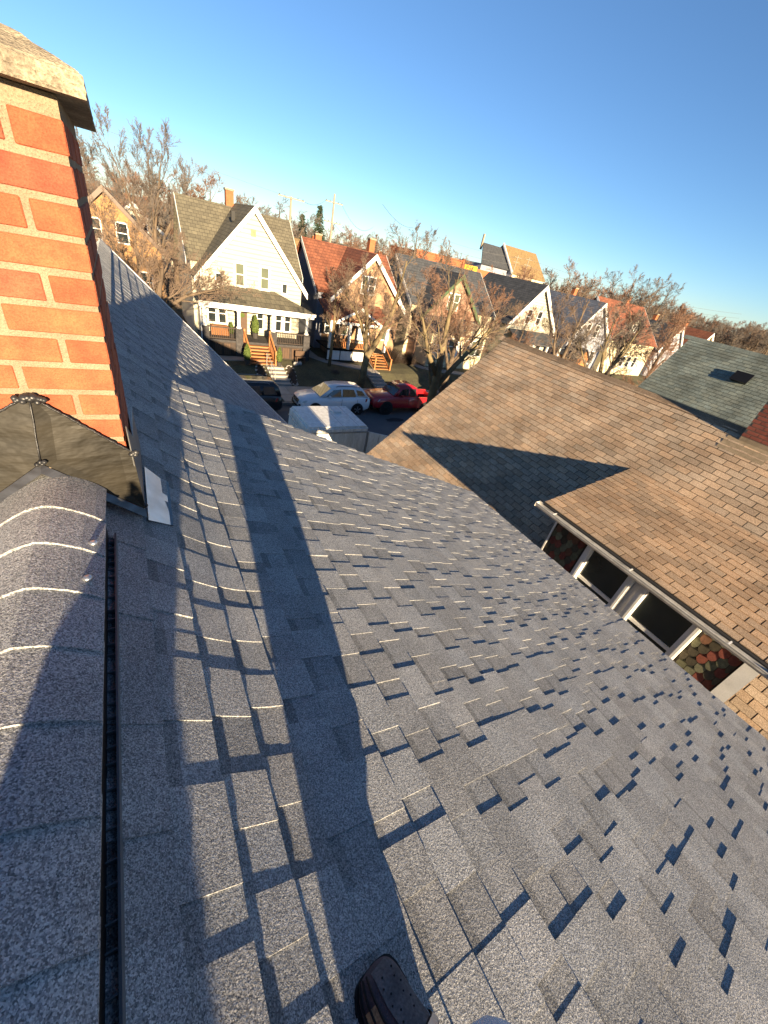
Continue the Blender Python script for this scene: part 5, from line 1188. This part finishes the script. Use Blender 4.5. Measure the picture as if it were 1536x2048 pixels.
make_tree('bare_tree', 'broad bare tree between the white clapboard house and the rust roofed house', (33.5, 24.0, .1), [[(0, 0, 0, .24), (0, 0, 2.5, .2), (.2, 0, 5.5, .12), (.3, 0, 8.8, .04)], [(0, 0, 2.2, .15), (-1.5, .2, 5, .1), (-2.6, .2, 7.6, .03)], [(0, 0, 2.6, .15), (1.8, .2, 5, .1), (3.2, .1, 7.8, .03)]], 54, 'twig', L1=2.7, n=[9, 9, 9, 6])
make_tree('bare_tree', 'near bare tree with pale forked limbs rising behind the brown ridge', (21.2, 12.5, .1), [[(0, 0, 0, .20), (0, 0, 3, .16), (.0, 0, 5.6, .12), (-.5, .2, 7.2, .06), (-.8, .2, 8.6, .02)], [(0, 0, 5.0, .09), (.9, .1, 6.4, .06), (1.5, .2, 7.8, .02)], [(0, 0, 4.6, .09), (-1.5, 0, 6.0, .06), (-3.0, 0, 7.2, .02)], [(0, 0, 5.2, .08), (.7, -.2, 6.8, .05), (.9, -.3, 8.2, .02)]], 55, 'twig_grey', L1=1.5, n=[9, 8, 8, 6], bark='bark_yellow')
make_tree('bare_tree', 'bare tree in the side yard next to the green roofed house', (29.5, 14.2, .1), [[(0, 0, 0, .2), (0, 0, 3, .16), (.1, 0, 5.5, .1), (0, 0, 8.6, .03)]], 57, 'twig_red', L1=2.4, limbs=12)
make_tree('bare_tree', 'bare tree at the edge of the yard beyond the grey blue house', (43.5, 25.0, .1), [[(0, 0, 0, .22), (0, 0, 3, .18), (.1, 0, 6, .11), (0, 0, 9.0, .03)]], 58, 'twig', L1=3.0, limbs=12, rmin=.008)
make_tree('bare_tree', 'bare tree in front of the rust roofed house with the dormer', (52.0, 25.0, .1), [[(0, 0, 0, .22), (0, 0, 3, .18), (.1, 0, 6, .11), (0, 0, 8.6, .03)]], 59, 'twig_red', L1=3.0, limbs=12, rmin=.009)
# templates copied for the trees beyond
def template(seed, H, twig, rmin, spread, up):
    st = [[(0, 0, 0, .028 * H), (0, 0, H * .22, .022 * H), (.02 * H, 0, H * .5, .014 * H), (0, 0, H * .86, .003 * H)], [(0, 0, H * .2, .014 * H), (-.13 * H * spread, 0, H * .48, .010 * H), (-.25 * H * spread, .05 * H, H * .78, .003 * H)], [(0, 0, H * .24, .014 * H), (.14 * H * spread, .04 * H, H * .5, .010 * H), (.26 * H * spread, 0, H * .76, .003 * H)]]
    c = dict(CFG); c.update(n=[8, 8, 7, 5], rmin=rmin, L1=H * .27, up=up)
    tr, cr = tree_mesh(st, seed, c); return tr.mesh('trunk', M['bark'], smooth=True), cr.mesh('crown', M[twig])
UPS = [[.05, .10, .08, .05, .02], [.05, .04, .03, .02, .0]]
TMP = [template(101, 12, 'twig', .011, 1.0, UPS[0]), template(102, 12, 'twig_grey', .011, 1.2, UPS[1]), template(103, 12, 'twig_red', .012, 1.1, UPS[0]), template(104, 12, 'twig_grey', .012, .9, UPS[0])]
def far_tree(x, y, H, k, label, group, rot=0, wide=1.0):
    t = thing('bare_tree', label, 'tree', (x, y, .7), group); s = H / 12
    t.scale = (s * wide, s * wide, s); t.rotation_euler = (0, 0, rot)
    for nm, me in zip(('trunk', 'crown'), TMP[k]): link(bpy.data.objects.new(nm, me), t)
rf = random.Random(64)
named = [(22.5, 76, 12.6, 1, 1.15, 'round crowned grey tree behind the white gabled house'), (11.0, 68, 12.2, 0, 1.2, 'bare tree behind the olive ridge with the brick chimney'), (5.5, 60, 11.5, 2, 1.2, 'bare reddish tree left of the olive roof'),
         (-6, 62, 13.5, 0, 1.2, 'bare tree behind the ochre brick house'), (38.5, 60, 13.6, 3, .9, 'upright grey tree behind the tan gabled house'), (31.0, 58, 10.4, 2, 1.2, 'reddish bare tree between the spruces and the tan house'),
         (42.5, 58, 11.6, 0, 1.0, 'brown bare tree behind the green trimmed gable'), (63, 50, 12.8, 0, 1.2, 'broad bare tree right of the tall hall'), (81, 50, 15.6, 1, .9, 'tall pollarded tree beyond the rust roofed house'), (90, 50, 15.8, 1, .8, 'tall pollarded tree beside another beyond the rust roof'),
         (72, 50, 12.4, 2, 1.2, 'reddish bare tree behind the grey blue house'), (55, 52, 11.0, 2, 1.3, 'reddish bare tree behind the white clapboard house'), (100, 52, 12, 0, 1.2, 'bare tree behind the end house of the street'), (46.5, 50, 10.0, 2, 1.3, 'low reddish tree behind the dark slate coloured roof')]
for x_, y_, H_, k_, w_, lb in named: far_tree(x_, y_, H_, k_, lb, 'bare trees behind the houses', rf.uniform(0, 6), w_)
i = 0
for ring, (d0, d1, cnt) in enumerate(((85, 120, 46), (140, 210, 60), (240, 330, 60))):
    for j in range(cnt):
        f = -.16 + 3.9 * (max(0, j + rf.uniform(-.3, .3)) / cnt) ** 1.25
        y_ = rf.uniform(d0, d1) / math.sqrt(1 + f * f) * (1.0 + .12 * f); x_ = f * y_
        if y_ < 40: continue
        if ring < 2 and .60 < f < 1.16 and y_ < 150: continue
        far_tree(x_, y_, rf.uniform(9.8, 12.6) + ring * rf.uniform(.5, 2.0), rf.randrange(4), 'distant bare tree in the wooded skyline', 'wooded skyline', rf.uniform(0, 6), rf.uniform(1.0, 1.5)); i += 1
# two spruces
M['needle'] = pmat('spruce_needles', (.035, .055, .030), (.02, .034, .02), scale=2, rough=.9)
def spruce(x, y, H, seed, label):
    rr = random.Random(seed); t = thing('spruce_tree', label, 'tree', (x, y, .8), 'spruces'); MB().tube([(x, y, .8), (x, y, H)], [.2, .03], 6).build('trunk', M['bark'], t)
    mb = MB()
    for i in range(1500):
        h = rr.random() ** 1.2; r = (1 - h) * H * .20 * rr.uniform(.35, 1.05) + .05; a = rr.uniform(0, 6.28); z = 1.6 + h * (H - 1.6)
        d = Vector((math.cos(a), math.sin(a), 0)); p = Vector((x, y, z)) + d * r; e = p + d * rr.uniform(.3, .6) + Vector((0, 0, rr.uniform(-.25, .1))); s = d.cross(Vector((0, 0, 1))) * rr.uniform(.10, .22)
        mb.add([p - s, e, p + s, p + Vector((0, 0, .15))], [(0, 1, 2), (0, 3, 1), (1, 3, 2)])
    mb.build('crown', M['needle'], t)
spruce(30.3, 79, 13.3, 1, 'dark green spruce standing beside the two-crossarm pole'); spruce(28.3, 82, 11.6, 2, 'smaller spruce next to the dark green spruce')
# ================================================================== the person taking the picture
person = thing('person', 'person standing on the grey roof in dark perforated shoes and grey trousers', 'person', (.27, -.05, z_dorm(.27)))
M['trouser'] = pmat('grey_trouser_cloth', (.60, .63, .68), (.48, .51, .56), scale=14, rough=.95, bump=.5, bscale=40, fine=.1, fscale=300, bdist=.01)
M['jacket'] = pmat('dark_jacket_cloth', (.05, .052, .06), rough=.95); M['skin'] = pmat('skin', (.45, .27, .19), (.40, .23, .16), rough=.6)
M['shoe'] = pmat('shoe_upper', (.085, .066, .078), (.055, .045, .055), scale=16, rough=.75, fine=.15, fscale=300, bump=.3, bdist=.004)
M['shoe_dust'] = pmat('shoe_upper_dusty', (.13, .13, .135), (.06, .056, .062), scale=22, rough=.85, fine=.25, fscale=200)
M['shoe_dark'] = pmat('shoe_dark_rubber', (.010, .010, .012), rough=.7)
M['shoe_worn'] = pmat('shoe_worn_patch', (.36, .23, .13), (.20, .13, .08), scale=30, rough=.9, fine=.3, fscale=240)
def skinned(name, verts, edges, mat, root=0, sub=2, parent=person):
    """verts: (x,y,z,r); grown with a skin modifier and frozen"""
    me = bpy.data.meshes.new(name); me.from_pydata([v[:3] for v in verts], edges, []); ob = bpy.data.objects.new(name, me); COL.objects.link(ob)
    ob.modifiers.new('skin', 'SKIN'); sv = me.skin_vertices[0].data
    for i, v in enumerate(verts): sv[i].radius = (v[3], v[3]); sv[i].use_root = (i == root)
    s = ob.modifiers.new('sub', 'SUBSURF'); s.levels = sub; s.render_levels = sub
    bpy.context.view_layer.update(); dg = bpy.context.evaluated_depsgraph_get(); m2 = bpy.data.meshes.new_from_object(ob.evaluated_get(dg))
    bpy.data.objects.remove(ob); m2.name = name; m2.materials.clear(); m2.materials.append(mat)
    o = ORG[parent]; m2.transform(Matrix.Translation(-o)); m2.polygons.foreach_set('use_smooth', [True] * len(m2.polygons))
    r = link(bpy.data.objects.new(name, m2), parent); ORG[r] = o; return r
zf = z_dorm(.27); F2 = (.16, -.60); zf2 = z_dorm(F2[0])
body = [(.27, -.42, zf + .95, .15), (.26, -.42, zf + 1.15, .15), (.22, -.40, zf + 1.38, .16), (.19, -.37, zf + 1.50, .07), (.17, -.35, zf + 1.60, .085), (.16, -.33, zf + 1.70, .095),
        (.40, -.36, zf + 1.42, .065), (.36, -.22, zf + 1.22, .050), (.12, -.13, zf + 1.22, .036), (.00, -.36, zf + 1.42, .065), (-.10, -.28, zf + 1.20, .050), (-.03, -.13, zf + 1.20, .036)]
skinned('torso', body, [(0, 1), (1, 2), (2, 3), (3, 4), (4, 5), (2, 6), (6, 7), (7, 8), (2, 9), (9, 10), (10, 11)], M['jacket'])
legs = [(.27, -.42, zf + .95, .14), (.34, -.40, zf + .88, .10), (.360, -.34, zf + .52, .115), (.364, -.315, zf + .30, .115), (.340, -.218, zf + .15, .100), (.340, -.178, zf + .10, .096), (.20, -.46, zf + .88, .10), (.18, -.56, zf2 + .50, .085), (.165, -.64, zf2 + .10, .08)]
skinned('trousers', legs, [(0, 1), (1, 2), (2, 3), (3, 4), (4, 5), (0, 6), (6, 7), (7, 8)], M['trouser'])
for sg, wr in ((1, Vector((.12, -.13, zf + 1.22))), (-1, Vector((-.03, -.13, zf + 1.20)))):
    hv = [(*wr, .028)]; he = []; ph = Vector((.0, 0, CAMZ)) - FW * .035; c0 = ph + RX * (.045 * sg); palm = wr.lerp(c0, .6); hv.append((*palm, .030)); he.append((0, 1))
    for f in range(4):
        b = c0 + UP * (.03 - .021 * f) - FW * .012; i0 = len(hv); hv += [(*(palm.lerp(b, .5)), .012), (*b, .0085), (*(b - RX * (.022 * sg) - FW * .006), .0078), (*(b - RX * ((.034 - .004 * abs(f - 1)) * sg) - FW * .004), .007)]
        he += [(1, i0), (i0, i0 + 1), (i0 + 1, i0 + 2), (i0 + 2, i0 + 3)]
    i0 = len(hv); hv += [(*(palm + UP * .025), .013), (*(palm + UP * .048 - RX * (.012 * sg)), .010), (*(palm + UP * .062 - RX * (.026 * sg)), .009)]; he += [(1, i0), (i0, i0 + 1), (i0 + 1, i0 + 2)]
    skinned('hand', hv, he, M['skin'], 0, 1)
hd = MB(); hc = Vector((.16, -.34, zf + 1.72))
hd.lathe(hc, [(.03, -.13), (.06, -.11), (.075, -.06), (.085, 0), (.082, .05), (.06, .095), (.02, .115)], 14); hd.lathe(hc + Vector((0, .085, -.01)), [(.012, -.03), (.017, -.015), (.006, .02)], 6)
for s_ in (-1, 1): hd.lathe(hc + Vector((s_ * .085, -.01, 0)), [(.006, -.03), (.014, 0), (.006, .03)], 6)
hd.build('head', M['skin'], person, smooth=True)
MB().lathe(hc + Vector((0, -.012, .02)), [(.094, -.03), (.096, .03), (.08, .08), (.04, .11), (.01, .115)], 14).build('hair', M['dark_wood'], person, smooth=True)
phn = thing('smartphone', 'dark smartphone held in both hands at the camera position', 'phone', (0, -.03, CAMZ))
mb = MB(); pc0 = Vector((0, 0, CAMZ)) - FW * .018
cs = [RX * a + UP * b for a, b in ((-.037, -.12), (.037, -.12), (.037, .03), (-.037, .03))]
mb.hexa([pc0 + k for k in cs], [pc0 + k - FW * .008 for k in cs]); mb.build('case', M['shoe_dark'], phn, recalc=True)
# --- shoes: lofted uppers on a thick sole
def shoe(tx, ty, hx, hy):
    """toe point and heel point on the roof plane"""
    toe = Vector((tx, ty, 0)); heel = Vector((hx, hy, 0)); ax = (heel - toe); L = ax.length; ax.normalize(); sd_ = Vector((ax.y, -ax.x, 0)) * -1   # side: toward -X when the heel lies at -Y
    nz = Vector((.395, 0, 1)).normalized()
    def at(s, w, h):
        p = toe + ax * (s * L) + sd_ * w; p.z = z_dorm(p.x) + .012; return p + nz * h
    stn = [(a_, b_ * .9, c_ * .95, d_) for a_, b_, c_, d_ in [(.00, .020, .026, .0), (.012, .036, .040, .0), (.04, .047, .052, .0), (.10, .056, .062, -.002), (.22, .060, .070, -.004), (.36, .058, .086, -.004), (.48, .050, .108, .0), (.62, .044, .118, .002), (.80, .043, .112, .002), (.94, .040, .105, .0), (1.0, .022, .085, .0)]]
    def ring(s, w, h, o, a0, a1, n=12, e=0.0):
        return [at(s, o + (w + e) * math.cos(math.pi * k / (n - 1)), .020 + (h - .020 + e) * math.sin(math.pi * k / (n - 1)) ** .8) for k in range(n)]
    def loft(sub, e=0.0, k0=0, k1=12):
        m_ = MB(); R = [ring(*q, 0, 0, 12, e)[k0:k1] for q in sub]; n = k1 - k0
        m_.add(sum(R, []), [(n * i + k, n * i + k + 1, n * i + n + k + 1, n * i + n + k) for i in range(len(R) - 1) for k in range(n - 1)]); return m_
    so = loft(stn); o = so.build('shoe', M['shoe'], person, smooth=True, recalc=True); o.modifiers.new('smooth', 'SUBSURF').render_levels = 2
    sl = MB(); out = [at(s, ofs + w * 1.08 + .003, 0) for s, w, h, ofs in stn] + [at(s, ofs - w * 1.08 - .003, 0) for s, w, h, ofs in stn[::-1]]
    sl.hexa(out, [p + nz * .024 for p in out]); sl.build('sole', M['shoe_dark'], o, recalc=True)
    lp = lambda s: [a + (b - a) * ((s - q[0]) / (r[0] - q[0])) for q, r in zip(stn, stn[1:]) if q[0] <= s <= r[0] for a, b in zip(q, r)][:4]
    loft([lp(s) for s in (.02, .06, .12, .2, .3, .40)], .0022, 3, 8).build('toe_panel', M['shoe_dust'], o, smooth=True, recalc=True)
    for k in (1, 2, 3):                                # stitched bands wrapping the toe
        m_ = MB(); m_.tube([Vector(ring(*lp(.015 + .0 * i + .035 * i), 0, 0, 12, .003)[8 + (k - 1) if 8 + k < 12 else 10]) for i in range(9)], .0022, 5); m_.build('band', M['shoe_dark'], o)
    loft([lp(s) for s in (.14, .24, .34, .46)], .0035, 8, 11).build('worn_patch', M['shoe_worn'], o, smooth=True, recalc=True)
    loft([lp(s) for s in (.40, .46)], .006, 1, 11).build('strap', M['shoe_dark'], o, smooth=True, recalc=True)
    loft([lp(s) for s in (.405, .45)], .0085, 3, 6).build('buckle', M['alu'], o, smooth=False, recalc=True)
    ho = MB(); rr = random.Random(5)
    for i in range(6):
        for k in (4, 6):
            s = .08 + .045 * i; R = ring(*lp(s), 0, 0, 12, .003); p = R[k].lerp(R[k + 1], .5 if i % 2 else .0); ho.lathe(p, [(.0018, -.002), (.0018, .0006)], 6)
    ho.build('perforations', M['shoe_dark'], o, kind='stuff')
shoe(.236, .014, .285, -.265); shoe(F2[0] + .01, F2[1] + .10, F2[0] + .02, F2[1] - .19)

# unseen bag added on the ridge to cast shade along the near caps
bag = thing('added_shade_bag', 'unseen dark canvas bag added behind the person to shade the ridge caps', 'bag', (-.30, -.55, CAMZ - .73))
M['canvas'] = pmat('dark_canvas', (.05, .045, .04), (.035, .03, .028), scale=12, rough=.95, bump=.4, bscale=80)
mb = MB(); mb.hexa([(-.37, -.72, CAMZ - .80), (-.19, -.72, CAMZ - .80), (-.19, -.40, CAMZ - .80), (-.37, -.40, CAMZ - .80)], [(-.355, -.69, CAMZ - .47), (-.21, -.69, CAMZ - .47), (-.21, -.43, CAMZ - .47), (-.355, -.43, CAMZ - .47)])
bo_ = mb.build('body', M['canvas'], bag); bm = bmesh.new(); bm.from_mesh(bo_.data); bmesh.ops.bevel(bm, geom=bm.edges[:], offset=.03, segments=3, affect='EDGES'); bm.to_mesh(bo_.data); bm.free()
MB().tube([(-.30, -.66, CAMZ - .475), (-.30, -.62, CAMZ - .42), (-.30, -.50, CAMZ - .42), (-.30, -.46, CAMZ - .475)], .009, 6).build('handle', M['shoe_dark'], bag, smooth=True)
